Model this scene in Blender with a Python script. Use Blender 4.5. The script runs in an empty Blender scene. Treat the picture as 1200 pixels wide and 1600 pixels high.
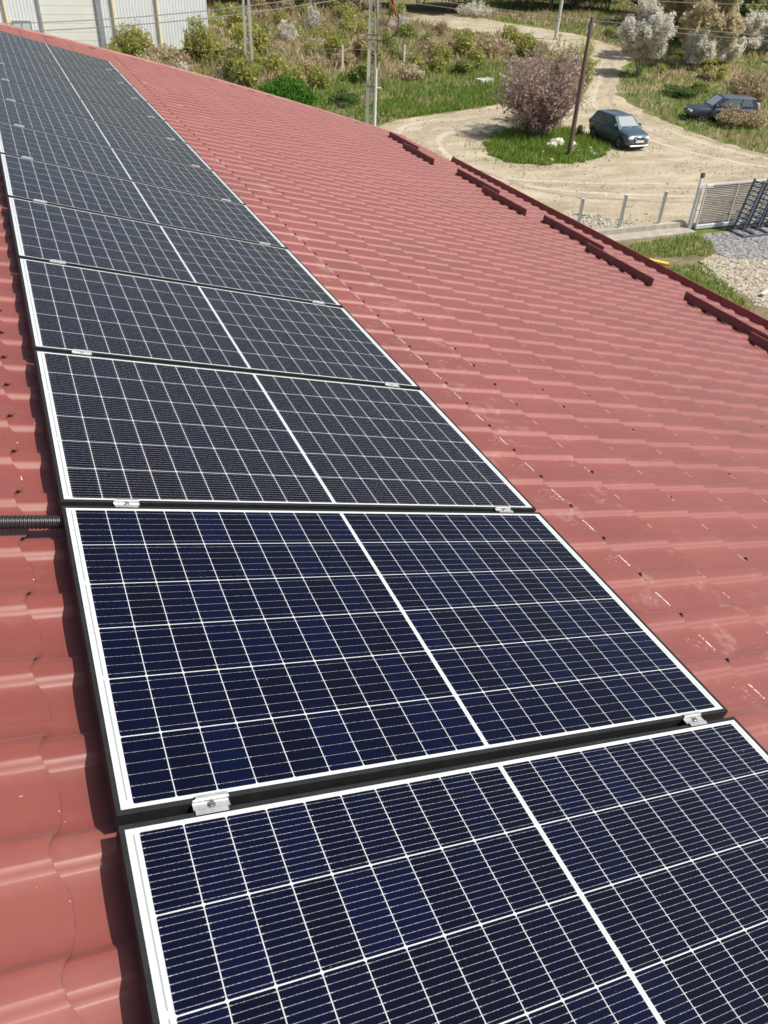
import bpy, bmesh, math, random
import numpy as np
from mathutils import Matrix, Vector

# ------------------------------------------------------------------ camera, sky, sun
scene = bpy.context.scene
COL = scene.collection
rad = math.radians
ROOF_TILT = rad(15.5)
ROOF_H = 8.134                      # height of the panel plane's origin above the yard

cam_d = bpy.data.cameras.new('camera')
cam = bpy.data.objects.new('camera', cam_d)
COL.objects.link(cam)
cam_d.sensor_fit = 'VERTICAL'
cam_d.sensor_height = 36.0
cam_d.lens = 1222.9 / 1600 * 36.0
cam_d.clip_start = 0.05
cam_d.clip_end = 4000
right = Vector((0.9169430605711524, -0.396848006220175, 0.04155819569567312))
down = Vector((-0.20926515608405447, -0.5669543177115632, -0.7967251069706113))
fwd = Vector((0.33974036869280666, 0.7218548757106843, -0.602911287249781))
cam.matrix_world = Matrix(((right.x, -down.x, -fwd.x, 0.0816),
                           (right.y, -down.y, -fwd.y, -0.9402),
                           (right.z, -down.z, -fwd.z, 9.5),
                           (0, 0, 0, 1)))
cam_d.dof.use_dof = True
cam_d.dof.focus_distance = 2.5
cam_d.dof.aperture_fstop = (cam_d.lens / 1000) / 0.0032
scene.camera = cam

SUN_EL, SUN_AZ = rad(54), rad(-37)          # azimuth measured from +X
world = bpy.data.worlds.new("World")
scene.world = world
world.use_nodes = True
wn = world.node_tree
sky = wn.nodes.new('ShaderNodeTexSky')
sky.sky_type = 'NISHITA'
sky.sun_disc = False
sky.sun_elevation = SUN_EL
sky.sun_rotation = math.pi / 2 - SUN_AZ
sky.altitude = 200
sky.dust_density = 3.5
sky.ozone_density = 0.5
wn.links.new(sky.outputs['Color'], wn.nodes['Background'].inputs['Color'])
wn.nodes['Background'].inputs['Strength'].default_value = 0.10

sun_d = bpy.data.lights.new('sun', 'SUN')
sun_d.energy = 4.2
sun_d.angle = rad(0.5)
sun_d.color = (1.0, 0.95, 0.87)
sun = bpy.data.objects.new('sun', sun_d)
COL.objects.link(sun)
S = Vector((math.cos(SUN_EL) * math.cos(SUN_AZ), math.cos(SUN_EL) * math.sin(SUN_AZ), math.sin(SUN_EL)))
sun.rotation_euler = S.to_track_quat('Z', 'Y').to_euler()
sun.location = S * 60

scene.view_settings.view_transform = 'Standard'
scene.view_settings.look = 'None'
scene.view_settings.exposure = 0.18
scene.view_settings.gamma = 1.0

# ------------------------------------------------------------------ helpers
def terr(x, y):
    d = 0.56 * x + 0.83 * y - 50
    return 0.06 * np.where(d > 8, d, np.where(d < -8, 0.0, (d + 8) ** 2 / 32))

def T(x, y):
    return float(terr(np.array(float(x)), np.array(float(y))))

def set_props(o, label=None, cat=None, group=None, kind=None):
    if label: o['label'] = label
    if cat: o['category'] = cat
    if group: o['group'] = group
    if kind: o['kind'] = kind
    return o

def empty(name, loc=(0, 0, 0), rot=(0, 0, 0), label=None, cat=None, group=None):
    o = bpy.data.objects.new(name, None)
    o.empty_display_size = 0.2
    COL.objects.link(o)
    o.location = loc
    o.rotation_euler = rot
    return set_props(o, label, cat, group)

def mesh_obj(name, verts, faces, mat=None, parent=None, smooth=False, mats=None, midx=None, uvs=None):
    me = bpy.data.meshes.new(name)
    if isinstance(verts, np.ndarray): verts = verts.tolist()
    if isinstance(faces, np.ndarray): faces = faces.tolist()
    me.from_pydata(verts, [], faces)
    for m in (mats or ([mat] if mat else [])): me.materials.append(m)
    if midx is not None: me.polygons.foreach_set('material_index', midx)
    if smooth: me.polygons.foreach_set('use_smooth', [True] * len(me.polygons))
    me.update()
    o = bpy.data.objects.new(name, me)
    COL.objects.link(o)
    if parent: o.parent = parent
    return o

def bm_obj(name, bm, mat, parent=None, smooth=False, angle=None):
    bmesh.ops.recalc_face_normals(bm, faces=bm.faces[:])
    me = bpy.data.meshes.new(name)
    bm.to_mesh(me); bm.free()
    me.materials.append(mat)
    if smooth:
        me.polygons.foreach_set('use_smooth', [True] * len(me.polygons))
        if angle is not None and hasattr(me, 'set_sharp_from_angle'):
            me.set_sharp_from_angle(angle=rad(angle))
    o = bpy.data.objects.new(name, me)
    COL.objects.link(o)
    if parent: o.parent = parent
    return o

def add_box(bm, x0, x1, y0, y1, z0, z1, bevel=0.0, M=None):
    t = bmesh.new()
    bmesh.ops.create_cube(t, size=1)
    for v in t.verts:
        v.co = Vector(((x0 + x1) / 2 + v.co.x * (x1 - x0), (y0 + y1) / 2 + v.co.y * (y1 - y0), (z0 + z1) / 2 + v.co.z * (z1 - z0)))
    if bevel > 0:
        bmesh.ops.bevel(t, geom=t.edges[:], offset=bevel, segments=1, affect='EDGES')
    if M is not None: bmesh.ops.transform(t, matrix=M, verts=t.verts[:])
    tmp = bpy.data.meshes.new('tmp'); t.to_mesh(tmp); t.free()
    bm.from_mesh(tmp); bpy.data.meshes.remove(tmp)

def add_tube(bm, pts, radii, n=8, cap=True):
    pts = [Vector(p) for p in pts]
    if not hasattr(radii, '__len__'): radii = [radii] * len(pts)
    rings = []
    ax = (pts[-1] - pts[0]).normalized()
    for i, p in enumerate(pts):
        d = (pts[min(i + 1, len(pts) - 1)] - pts[max(i - 1, 0)]).normalized()
        a = d.cross(Vector((1, 0, 0))) if abs(ax.z) > 0.8 else d.cross(Vector((0, 0, 1)))
        a.normalize(); b = d.cross(a)
        rings.append([bm.verts.new(p + (a * math.cos(2 * math.pi * k / n) + b * math.sin(2 * math.pi * k / n)) * radii[i]) for k in range(n)])
    for r0, r1 in zip(rings, rings[1:]):
        for k in range(n):
            bm.faces.new((r0[k], r0[(k + 1) % n], r1[(k + 1) % n], r1[k]))
    if cap:
        bm.faces.new(rings[0][::-1]); bm.faces.new(rings[-1])

def copy_tree(o, parent=None):
    c = o.copy(); COL.objects.link(c)
    if parent: c.parent = parent
    for ch in list(o.children): copy_tree(ch, c)
    return c

# ---- node expression helper
class X:
    def __init__(s, nt, sock): s.nt, s.s = nt, sock
    def _op(s, op, *a):
        n = s.nt.nodes.new('ShaderNodeMath'); n.operation = op
        for i, v in enumerate((s,) + a):
            if isinstance(v, X): s.nt.links.new(v.s, n.inputs[i])
            else: n.inputs[i].default_value = v
        return X(s.nt, n.outputs[0])
    def __add__(s, o): return s._op('ADD', o)
    def __sub__(s, o): return s._op('SUBTRACT', o)
    def __mul__(s, o): return s._op('MULTIPLY', o)
    def __truediv__(s, o): return s._op('DIVIDE', o)
    def mod(s, o): return s._op('FLOORED_MODULO', o)
    def abs(s): return s._op('ABSOLUTE')
    def floor(s): return s._op('FLOOR')
    def max(s, o): return s._op('MAXIMUM', o)
    def min(s, o): return s._op('MINIMUM', o)
    def pow(s, o): return s._op('POWER', o)
    def lt(s, o): return s._op('LESS_THAN', o)
    def gt(s, o): return s._op('GREATER_THAN', o)
    def cos(s): return s._op('COSINE')
    def sqrt(s): return s._op('SQRT')
    def clamp(s):
        r = s._op('ADD', 0.0); r.s.node.use_clamp = True; return r
    def smooth(s, a, b):
        n = s.nt.nodes.new('ShaderNodeMapRange'); n.interpolation_type = 'SMOOTHSTEP'
        s.nt.links.new(s.s, n.inputs['Value'])
        n.inputs['From Min'].default_value = a; n.inputs['From Max'].default_value = b
        return X(s.nt, n.outputs['Result'])

def new_mat(name, color=(0.5, 0.5, 0.5), rough=0.6, metal=0.0, spec=0.5, coat=0.0, coat_rough=0.05):
    m = bpy.data.materials.new(name); m.use_nodes = True
    b = m.node_tree.nodes['Principled BSDF']
    b.inputs['Base Color'].default_value = (*color, 1)
    b.inputs['Roughness'].default_value = rough
    b.inputs['Metallic'].default_value = metal
    b.inputs['Specular IOR Level'].default_value = spec
    b.inputs['Coat Weight'].default_value = coat
    b.inputs['Coat Roughness'].default_value = coat_rough
    return m, m.node_tree, b

def coords(nt, kind='Object'):
    return nt.nodes.new('ShaderNodeTexCoord').outputs[kind]

def noise(nt, vec, scale, detail=4, rough=0.55, out='Fac'):
    n = nt.nodes.new('ShaderNodeTexNoise')
    n.inputs['Scale'].default_value = scale; n.inputs['Detail'].default_value = detail; n.inputs['Roughness'].default_value = rough
    nt.links.new(vec, n.inputs['Vector'])
    return X(nt, n.outputs[out])

def mixc(nt, fac, a, b):
    n = nt.nodes.new('ShaderNodeMix'); n.data_type = 'RGBA'
    if isinstance(fac, X): nt.links.new(fac.s, n.inputs[0])
    else: n.inputs[0].default_value = fac
    for v, i in ((a, 6), (b, 7)):
        if isinstance(v, tuple): n.inputs[i].default_value = (*v, 1)
        else: nt.links.new(v, n.inputs[i])
    return n.outputs[2]

def ramp(nt, fac, stops):
    n = nt.nodes.new('ShaderNodeValToRGB')
    while len(n.color_ramp.elements) < len(stops): n.color_ramp.elements.new(0.5)
    for e, (p, c) in zip(n.color_ramp.elements, stops):
        e.position = p; e.color = (*c, 1)
    nt.links.new(fac.s if isinstance(fac, X) else fac, n.inputs[0])
    return n.outputs[0]

def bump(nt, b, height, strength, dist):
    n = nt.nodes.new('ShaderNodeBump')
    n.inputs['Strength'].default_value = strength; n.inputs['Distance'].default_value = dist
    nt.links.new(height.s, n.inputs['Height']); nt.links.new(n.outputs[0], b.inputs['Normal'])

def noisy_mat(name, c0, c1, scale, rough=0.7, metal=0.0, bstr=0.0, bdist=0.01, lo=0.35, hi=0.65, **k):
    m, nt, b = new_mat(name, c0, rough, metal, **k)
    f = noise(nt, coords(nt), scale, 5, 0.6)
    nt.links.new(ramp(nt, f, [(lo, c0), (hi, c1)]), b.inputs['Base Color'])
    if bstr: bump(nt, b, f, bstr, bdist)
    return m

def leaf_mat(name, stops, rough=0.6, trans=0.25):
    """foliage: colour differs from leaf to leaf"""
    m, nt, b = new_mat(name, stops[0][1], rough, spec=0.3)
    g = nt.nodes.new('ShaderNodeNewGeometry')
    col = ramp(nt, g.outputs['Random Per Island'], stops)
    nt.links.new(col, b.inputs['Base Color'])
    tr = nt.nodes.new('ShaderNodeBsdfTranslucent'); nt.links.new(col, tr.inputs['Color'])
    mx = nt.nodes.new('ShaderNodeMixShader'); mx.inputs[0].default_value = trans
    nt.links.new(b.outputs[0], mx.inputs[1]); nt.links.new(tr.outputs[0], mx.inputs[2])
    nt.links.new(mx.outputs[0], nt.nodes['Material Output'].inputs['Surface'])
    return m

# ------------------------------------------------------------------ the hall and its roof
ROOF_W0 = -0.101      # level of the pans below the panel plane
WP, SP = 0.2385, 0.3615        # wave pitch, step pitch
C0, U0 = 0.036, -0.092

WAVE_S = [-0.014, -0.009, 0.004, 0.009, 0.053, 0.058, 0.074, 0.079, 0.11, 0.15, 0.1885, WP - 0.030, WP - 0.014]
WAVE_W = [0.0062, 0.0082, 0.0186, 0.0200, 0.0190, 0.0180, 0.0028, 0.0010, 0.0, 0.0006, 0.0024, 0.0043, 0.0062]
def wave(s):
    """height of the sheet over one wave; s runs toward the viewer from the crease"""
    s = np.mod(np.asarray(s) + 0.014, WP) - 0.014
    return np.interp(s, WAVE_S, WAVE_W)

def scallop(s):
    c = np.cos(2 * np.pi * (s - 0.160) / WP)
    return 0.0165 * c - 0.004 * np.cos(2 * (2 * np.pi * (s - 0.160) / WP))

def vfar(u):
    return 14.35 + 0.5 * u - 0.053 * u * u

m_roof, nt, b = new_mat('roof_red_paint', (0.24, 0.062, 0.056), 0.42, spec=0.5)
oc = coords(nt)
sep = nt.nodes.new('ShaderNodeSeparateXYZ'); nt.links.new(oc, sep.inputs[0])
ru, rv = X(nt, sep.outputs[0]), X(nt, sep.outputs[1])
big = noise(nt, oc, 1.3, 5, 0.6)
fine = noise(nt, oc, 26, 5, 0.7)
base = mixc(nt, big.smooth(0.3, 0.7), (0.206, 0.042, 0.029), (0.250, 0.056, 0.040))
dust = noise(nt, oc, 5.5, 7, 0.72)
# pale chalky scuffs trodden into the pans beside the panels
near = (ru - 2.25).abs().smooth(0.55, 0.05)
base = mixc(nt, dust.smooth(0.53, 0.72) * (near * 0.38 + 0.06), base, (0.50, 0.36, 0.30))
base = mixc(nt, fine.smooth(0.60, 0.80) * 0.16, base, (0.42, 0.22, 0.19))
# every sheet, five waves wide, has weathered a little differently; faint run-off streaks
sheet = ((rv * -1.0 + C0) / (WP * 5)).floor()
w1 = nt.nodes.new('ShaderNodeTexWhiteNoise'); w1.noise_dimensions = '1D'; nt.links.new(sheet.s, w1.inputs['W'])
base = mixc(nt, X(nt, w1.outputs['Value']) * 0.30, base, (0.25, 0.066, 0.052))
ms = nt.nodes.new('ShaderNodeMapping'); ms.inputs['Scale'].default_value = (0.5, 9, 1); nt.links.new(oc, ms.inputs['Vector'])
base = mixc(nt, noise(nt, ms.outputs[0], 2.4, 6, 0.65).smooth(0.52, 0.78) * 0.22, base, (0.36, 0.16, 0.135))
base = mixc(nt, noise(nt, oc, 3.1, 7, 0.75).smooth(0.56, 0.74) * 0.22, base, (0.125, 0.031, 0.027))
# scratched lip of every pan
sv = ((rv * -1.0) + C0 - 0.160 + WP / 2).mod(WP) - WP / 2
su = (ru - U0 + SP / 2).mod(SP) - SP / 2
cellv = ((rv * -1.0) + C0 - 0.160 + WP / 2)._op('DIVIDE', WP).floor()
cellu = (ru - U0 + SP / 2)._op('DIVIDE', SP).floor()
cmb = nt.nodes.new('ShaderNodeCombineXYZ'); nt.links.new(cellv.s, cmb.inputs[0]); nt.links.new(cellu.s, cmb.inputs[1])
wnz = nt.nodes.new('ShaderNodeTexWhiteNoise'); wnz.noise_dimensions = '2D'; nt.links.new(cmb.outputs[0], wnz.inputs['Vector'])
rnd = X(nt, wnz.outputs['Value'])
row1 = (cellu - 6.0).abs().lt(0.5)
KW = 2 * math.pi / WP
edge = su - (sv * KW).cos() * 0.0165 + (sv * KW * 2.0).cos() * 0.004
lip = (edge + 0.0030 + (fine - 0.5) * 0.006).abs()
wid = row1 * 0.0016 + 0.0017 + (fine - 0.5) * row1 * 0.012
ln = row1 * 0.022 + 0.020 + (rnd - 0.5) * 0.014
scratch = (lip - wid).lt(0.0) * noise(nt, oc, 130, 2, 0.6).gt(0.44) * (sv.abs() - ln).lt(0.0) * rnd.gt(0.16).max(row1) * (ru.gt(0.9).max(noise(nt, oc, 24, 3, 0.6).gt(0.58)))
scuff = row1 * ((su + 0.03).abs() - 0.05).lt(0.0) * (sv.abs() - 0.05).lt(0.0) * noise(nt, oc, 60, 4, 0.7).gt(0.60)
speck = noise(nt, oc, 75, 2, 0.5).gt(0.775)
lip_line = edge.gt(-0.0017) * edge.lt(0.0006) * noise(nt, oc, 14, 3, 0.6).smooth(0.25, 0.5)  # thin dark line along each scalloped step edge
base = mixc(nt, lip_line * 0.50, base, (0.055, 0.018, 0.016))
mark = scratch.max(scuff * 0.22).max(speck * 0.5)
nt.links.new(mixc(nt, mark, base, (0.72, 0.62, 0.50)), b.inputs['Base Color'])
nt.links.new((fine * 0.14 + 0.56 + mark * 0.2).s, b.inputs['Roughness'])
b.inputs['Specular IOR Level'].default_value = 0.75
b.inputs['Coat Weight'].default_value = 0.32
b.inputs['Coat Roughness'].default_value = 0.33
b.inputs['Sheen Weight'].default_value = 0.30
b.inputs['Sheen Roughness'].default_value = 0.38
b.inputs['Sheen Tint'].default_value = (1.0, 0.86, 0.82, 1)
bump(nt, b, noise(nt, oc, 9, 3, 0.5), 0.05, 0.02)

m_dark_red, nt, b = new_mat('dark_red_steel', (0.22, 0.045, 0.035), 0.45)
f = noise(nt, coords(nt), 7, 5, 0.6)
nt.links.new(ramp(nt, f, [(0.35, (0.33, 0.066, 0.046)), (0.7, (0.42, 0.10, 0.07))]), b.inputs['Base Color'])
m_maroon = noisy_mat('snow_guard_paint', (0.19, 0.075, 0.068), (0.24, 0.095, 0.085), 6, 0.5)
m_flash = noisy_mat('verge_flashing_sunlit', (0.40, 0.17, 0.14), (0.52, 0.30, 0.25), 8, 0.45)  # red flashing paled in its colour, as if sunlit along the top
m_wall = noisy_mat('hall_render', (0.55, 0.52, 0.45), (0.65, 0.62, 0.55), 2, 0.85)
m_screw = noisy_mat('screw_head', (0.05, 0.012, 0.012), (0.09, 0.02, 0.02), 80, 0.5)

hall = empty('industrial_hall', (0, 0, ROOF_H), (0, ROOF_TILT, 0), 'hall with a red metal tile roof carrying the long row of solar panels', 'building')

def build_roof():
    k0, k1 = -6, 22
    ss = np.concatenate([WAVE_S[:-1], [-0.002, 0.022, 0.038, 0.067, 0.135, 0.16, 0.185]]); ss.sort()
    n_lo, n_hi = int(-4.4 / WP), int(16.0 / WP)
    vs, srel = [], []
    for n in range(n_lo, n_hi):
        for s in ss:
            vs.append(C0 + n * WP - s); srel.append(s)
    o = np.argsort(vs); vs = np.array(vs)[o]; srel = np.array(srel)[o]
    V, F = [], []
    nv = len(vs); off = 0
    fr = np.array([0, 0.06, 0.35, 0.65, 0.86, 0.95, 1.0])
    lift = 0.0165 * fr
    for k in range(k0, k1):
        rows = []
        for f_, l_ in zip(fr, lift):
            e0 = scallop(srel) if k > k0 else 0 * srel
            e1 = scallop(srel)
            u = U0 + SP * k + e0 * (1 - f_) + (SP + e1) * f_ if False else U0 + SP * (k + f_) + e0 * (1 - f_) + e1 * f_
            if f_ == 0 and k > k0: u = u - 0.020      # tucked under the row above
            v = np.minimum(vs, vfar(u))
            w = ROOF_W0 + wave(C0 - v) + l_
            rows.append(np.stack([u, v, w], 1))
        # rolled lip, then an undercut back to the next row
        last = rows[-1].copy(); lip = last.copy(); lip[:, 2] -= 0.0042; lip[:, 0] += 0.0004
        under = last.copy(); under[:, 2] -= 0.0050; under[:, 0] -= 0.011
        foot = under.copy(); foot[:, 2] -= 0.0125
        for a in rows: V.append(a)
        nr = len(rows)
        idx = off + np.arange(nr * nv).reshape(nr, nv)
        F.append(np.stack([idx[:-1, :-1], idx[1:, :-1], idx[1:, 1:], idx[:-1, 1:]], -1).reshape(-1, 4))
        off += nr * nv
        for qa, qb in ((last, lip), (lip, under), (under, foot)):
            V += [qa, qb]
            idx = off + np.arange(2 * nv).reshape(2, nv)
            F.append(np.stack([idx[:-1, :-1], idx[1:, :-1], idx[1:, 1:], idx[:-1, 1:]], -1).reshape(-1, 4))
            off += 2 * nv
    V = np.concatenate(V); F = np.concatenate(F)
    P = V[F]
    area = np.linalg.norm(np.cross(P[:, 2] - P[:, 0], P[:, 3] - P[:, 1]), axis=1)
    F = F[area > 1e-7]
    return mesh_obj('roof', V, F, m_roof, hall, smooth=True)
roof = build_roof()

# screws: pairs of (u, v) on the roof; the 100 nearest are parts, the rest one mesh
rng = np.random.default_rng(11)
scr = []
for k in range(6, 22):
    for n in range(-6, 62):
        v = C0 + n * WP
        u = U0 + SP * k
        if v > vfar(u) - 0.1: continue
        if k == 6 and n % 1 == 0: scr.append((u + 0.008, v - 0.018, 0.012))
        elif rng.random() < 0.24: scr.append((u + 0.045 + rng.normal(0, 0.006), v - 0.150 + rng.normal(0, 0.015), 0.0))
def screw_bm(bm, u, v, dz, r=0.0085):
    z = ROOF_W0 + float(wave(np.array(C0 - v))) + (0.003 if dz == 0 else 0.002)
    add_tube(bm, [(u, v, z - 0.002), (u, v, z + 0.003)], r * 1.15, 10)
    add_tube(bm, [(u, v, z + 0.003), (u, v, z + 0.0085)], r * 0.62, 6)
scr.sort(key=lambda q: (q[0] + 0.29) ** 2 + (q[1] + 0.94) ** 2)
for i, (u, v, dz) in enumerate(scr[:100]):
    bm = bmesh.new(); screw_bm(bm, u, v, dz); bm_obj('roof_screw', bm, m_screw, roof)
bm = bmesh.new()
for (u, v, dz) in scr[100:]: screw_bm(bm, u, v, dz)
o = bm_obj('roof_screws', bm, m_screw, roof); o['kind'] = 'stuff'

# gutter: deep dark red trough with a high outer lip along the eave
def strip(name, prof, v0, v1, mat, parent, nseg=40, thick=0.003, wob=0.0, seed=1):
    """extrude a (u,w) polyline along v and give it thickness"""
    r = np.random.default_rng(seed)
    V, F = [], []
    n = len(prof)
    for j in range(nseg + 1):
        v = v0 + (v1 - v0) * j / nseg
        d = r.normal(0, wob) if wob else 0
        for (u, w) in prof: V.append((u + d, v, w))
    for j in range(nseg):
        for i in range(n - 1):
            a = j * n + i
            F.append((a, a + 1, a + n + 1, a + n))
    o = mesh_obj(name, V, F, mat, parent)
    md = o.modifiers.new('thickness', 'SOLIDIFY'); md.thickness = thick; md.offset = 0
    return o
strip('gutter', [(7.80, -0.165), (7.815, -0.24), (7.98, -0.29), (8.005, -0.2), (8.03, -0.018), (8.05, -0.018)], -3.5, 13.1, m_dark_red, hall, 30, 0.004, 0.0025)
# verge flashing along the far gable edge
us = np.linspace(-2.3, 7.9, 60)
V, F = [], []
for u in us:
    v = vfar(u)
    for dv, w in ((-0.10, -0.083), (-0.095, -0.062), (0.03, -0.060), (0.035, -0.30)): V.append((u, v + dv, w))
for j in range(len(us) - 1):
    for i in range(3):
        a = j * 4 + i; F.append((a, a + 4, a + 5, a + 1))
o = mesh_obj('verge_flashing', V, F, m_flash, hall)
md = o.modifiers.new('thickness', 'SOLIDIFY'); md.thickness = 0.002
# other roof slope, ridge cap, walls
mesh_obj('rear_roof', [(-2.26, -4, -0.10), (-2.26, 14, -0.10), (-11.6, 14, -5.6), (-11.6, -4, -5.6)], [(0, 1, 2, 3)], m_roof, hall).modifiers.new('thickness', 'SOLIDIFY').thickness = 0.03
bm = bmesh.new(); add_tube(bm, [(-2.26, -4.1, -0.10), (-2.26, 14.0, -0.10)], 0.11, 12); bm_obj('ridge_cap', bm, m_dark_red, hall, True)
walls = bmesh.new()
ct, st = math.cos(ROOF_TILT), math.sin(ROOF_TILT)
def wx(u, w): return u * ct + w * st
def wz(u, w): return -u * st + w * ct
xe, xr, xw = wx(7.45, -0.2), wx(-2.26, -0.2), wx(-11.0, -5.4)
ze, zr, zw = wz(7.45, -0.2), wz(-2.26, -0.2), wz(-11.0, -5.45)
loop = [(xw, -ROOF_H - 0.3), (xe, -ROOF_H - 0.3), (xe, ze), (xr, zr), (xw, zw)]
y0, y1 = -3.7, 13.95
vs = [walls.verts.new((x, y, z)) for y in (y0, y1) for (x, z) in loop]
walls.faces.new(vs[:5]); walls.faces.new(vs[5:][::-1])
for i in range(5):
    j = (i + 1) % 5
    if i in (2, 3): continue
    walls.faces.new((vs[i], vs[i + 5], vs[j + 5], vs[j]))
wo = bm_obj('wall', walls, m_wall, hall)
wo.rotation_euler = (0, -ROOF_TILT, 0)

# ------------------------------------------------------------------ solar panels
PL, PW, PT, PITCH = 1.755, 1.043, 0.035, 1.065
def laminate_mat(name, wires, navy=True):
    m, nt, b = new_mat(name, (0.02, 0.02, 0.04), 0.25)
    oc = coords(nt)
    sp = nt.nodes.new('ShaderNodeSeparateXYZ'); nt.links.new(oc, sp.inputs[0])
    u, v = X(nt, sp.outputs[0]), X(nt, sp.outputs[1])
    pu, cu, pv, cv, mid, mv = 0.0838, 0.0818, 0.1673, 0.1647, 0.0125, 0.0205
    half = u - PL / 2
    um = half.abs() - mid / 2
    vm = v - mv
    fu = um.mod(pu); fv = vm.mod(pv)
    r = 0.0045
    qx = ((fu - cu / 2).abs() - (cu / 2 - r)); qy = ((fv - cv / 2).abs() - (cv / 2 - r))
    d = (qx.max(0.0) * qx.max(0.0) + qy.max(0.0) * qy.max(0.0)).sqrt() + qx.max(qy).min(0.0) - r
    inb = um.gt(0.0) * um.lt(pu * 10 - 0.001) * vm.gt(0.0) * vm.lt(pv * 6 - 0.001)
    cell = d.lt(0.0) * inb
    # colour differs a little from cell to cell
    cb = nt.nodes.new('ShaderNodeCombineXYZ')
    nt.links.new(((um / pu).floor() + half.gt(0.0) * 20).s, cb.inputs[0]); nt.links.new((vm / pv).floor().s, cb.inputs[1])
    oi = nt.nodes.new('ShaderNodeObjectInfo'); nt.links.new(oi.outputs['Random'], cb.inputs[2])
    wn_ = nt.nodes.new('ShaderNodeTexWhiteNoise'); nt.links.new(cb.outputs[0], wn_.inputs['Vector'])
    rv = X(nt, wn_.outputs['Value'])
    cellc = ramp(nt, rv, [(0.0, (0.0030, 0.0032, 0.0074)), (0.5, (0.0030, 0.0033, 0.0092)), (1.0, (0.0029, 0.0035, 0.0125))] if not navy else [(0.0, (0.0014, 0.0022, 0.0100)), (0.45, (0.0014, 0.0025, 0.0135)), (0.75, (0.0014, 0.0029, 0.0165)), (1.0, (0.0015, 0.0036, 0.0220))])
    # hair-thin fingers across the wires
    fing = ((u / 0.0016).mod(1.0) - 0.5).abs().lt(0.09)
    cellc = mixc(nt, fing * 0.012, cellc, (0.20, 0.20, 0.26))
    # collector wires with brighter solder pads at the cell ends
    t = (fv / (cv / wires)).mod(1.0) - 0.5
    tw = (t * (cv / wires)).abs()
    end = ((fu - cu / 2).abs()).gt(cu / 2 - 0.006)
    sparkle = noise(nt, oc, 240, 2, 0.6).smooth(0.38, 0.62)
    wire = (tw - (end * 0.00035 + 0.00030)).lt(0.0) * cell
    col = mixc(nt, cell, (0.58, 0.61, 0.61), cellc)
    col = mixc(nt, wire * (sparkle * 0.60 + 0.40), col, (0.55, 0.53, 0.51))
    # ribbons in the white margins and down the middle
    rib = (half.abs() - (PL / 2 - 0.0245)).abs().lt(0.0016) * ((v - 0.024).gt(0.0) * (v - PW + 0.024).lt(0.0)) * ((v - mv + 0.0015).mod(pv * 2) - 0.012).gt(0.0)
    rib = rib.max((half.abs() - 0.0012).lt(0.0) * 0.6)
    col = mixc(nt, rib, col, (0.30, 0.34, 0.33))
    b.inputs['Sheen Weight'].default_value = 0.04
    b.inputs['Sheen Roughness'].default_value = 0.45
    spot = noise(nt, oc, 38, 3, 0.6).gt(0.735) * noise(nt, oc, 3.0, 3, 0.6).gt(0.5)
    smear = noise(nt, oc, 2.6, 6, 0.7).smooth(0.55, 0.8)
    col = mixc(nt, spot * 0.10 + smear * 0.012, col, (0.5, 0.47, 0.42))
    nt.links.new(col, b.inputs['Base Color'])
    b.inputs['Specular IOR Level'].default_value = 0.0
    b.inputs['Coat Weight'].default_value = 0.9
    b.inputs['Coat IOR'].default_value = 1.30
    dirt = noise(nt, oc, 2.2, 5, 0.65)
    nt.links.new((dirt * 0.10 + 0.16).s, b.inputs['Coat Roughness'])
    # textured solar glass
    n = nt.nodes.new('ShaderNodeBump'); n.inputs['Strength'].default_value = 0.12; n.inputs['Distance'].default_value = 0.001
    nt.links.new(noise(nt, oc, 420, 2, 0.5).s, n.inputs['Height']); nt.links.new(n.outputs[0], b.inputs['Coat Normal'])
    return m
m_lam12 = laminate_mat('solar_cells_close_wires', 12)
m_lam6 = laminate_mat('solar_cells_wide_wires', 6)
m_lamk = laminate_mat('solar_cells_black', 12, False)
m_frame = noisy_mat('black_anodised_frame', (0.016, 0.017, 0.018), (0.024, 0.025, 0.026), 30, 0.6, 0.0, spec=0.2)
m_alu = noisy_mat('raw_aluminium', (0.50, 0.50, 0.495), (0.66, 0.66, 0.645), 60, 0.40, 0.6, 0.1, 0.001)
m_bolt = noisy_mat('stainless_bolt', (0.42, 0.42, 0.42), (0.55, 0.55, 0.55), 80, 0.3, 0.9)

def roof_loc(u, v, w):
    return (u * ct + w * st, v, -u * st + w * ct + ROOF_H)

def make_panel(mat):
    p = empty('solar_panel')
    # ring frame: lip 10.5 mm, 35 mm deep, edges eased by 1 mm
    t, h, e = 0.0105, PT, 0.0009
    prof = [(0, 0), (0, h - e), (e, h), (t, h), (t, h - 0.0045), (0.002, h - 0.0045), (0.002, 0)]
    bm = bmesh.new()
    corners = [(0, 0, 1, 1), (PL, 0, -1, 1), (PL, PW, -1, -1), (0, PW, 1, -1)]
    rings = [[bm.verts.new((cx + sx * a, cy + sy * a, z)) for (a, z) in prof] for (cx, cy, sx, sy) in corners]
    for i in range(4):
        r0, r1 = rings[i], rings[(i + 1) % 4]
        for k in range(len(prof)):
            q = (k + 1) % len(prof)
            bm.faces.new((r0[k], r1[k], r1[q], r0[q]))
    bm_obj('frame', bm, m_frame, p)
    bm = bmesh.new(); add_box(bm, 0.004, PL - 0.004, 0.004, PW - 0.004, h - 0.0090, h - 0.0048 + 0.0032)
    # glass fills the ring between the lips: its top sits 1.6 mm below the lip
    bm.free(); bm = bmesh.new()
    add_box(bm, t + 0.0002, PL - t - 0.0002, t + 0.0002, PW - t - 0.0002, h - 0.007, h - 0.0014)
    bm_obj('cell_sheet', bm, mat, p)
    return p

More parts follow.
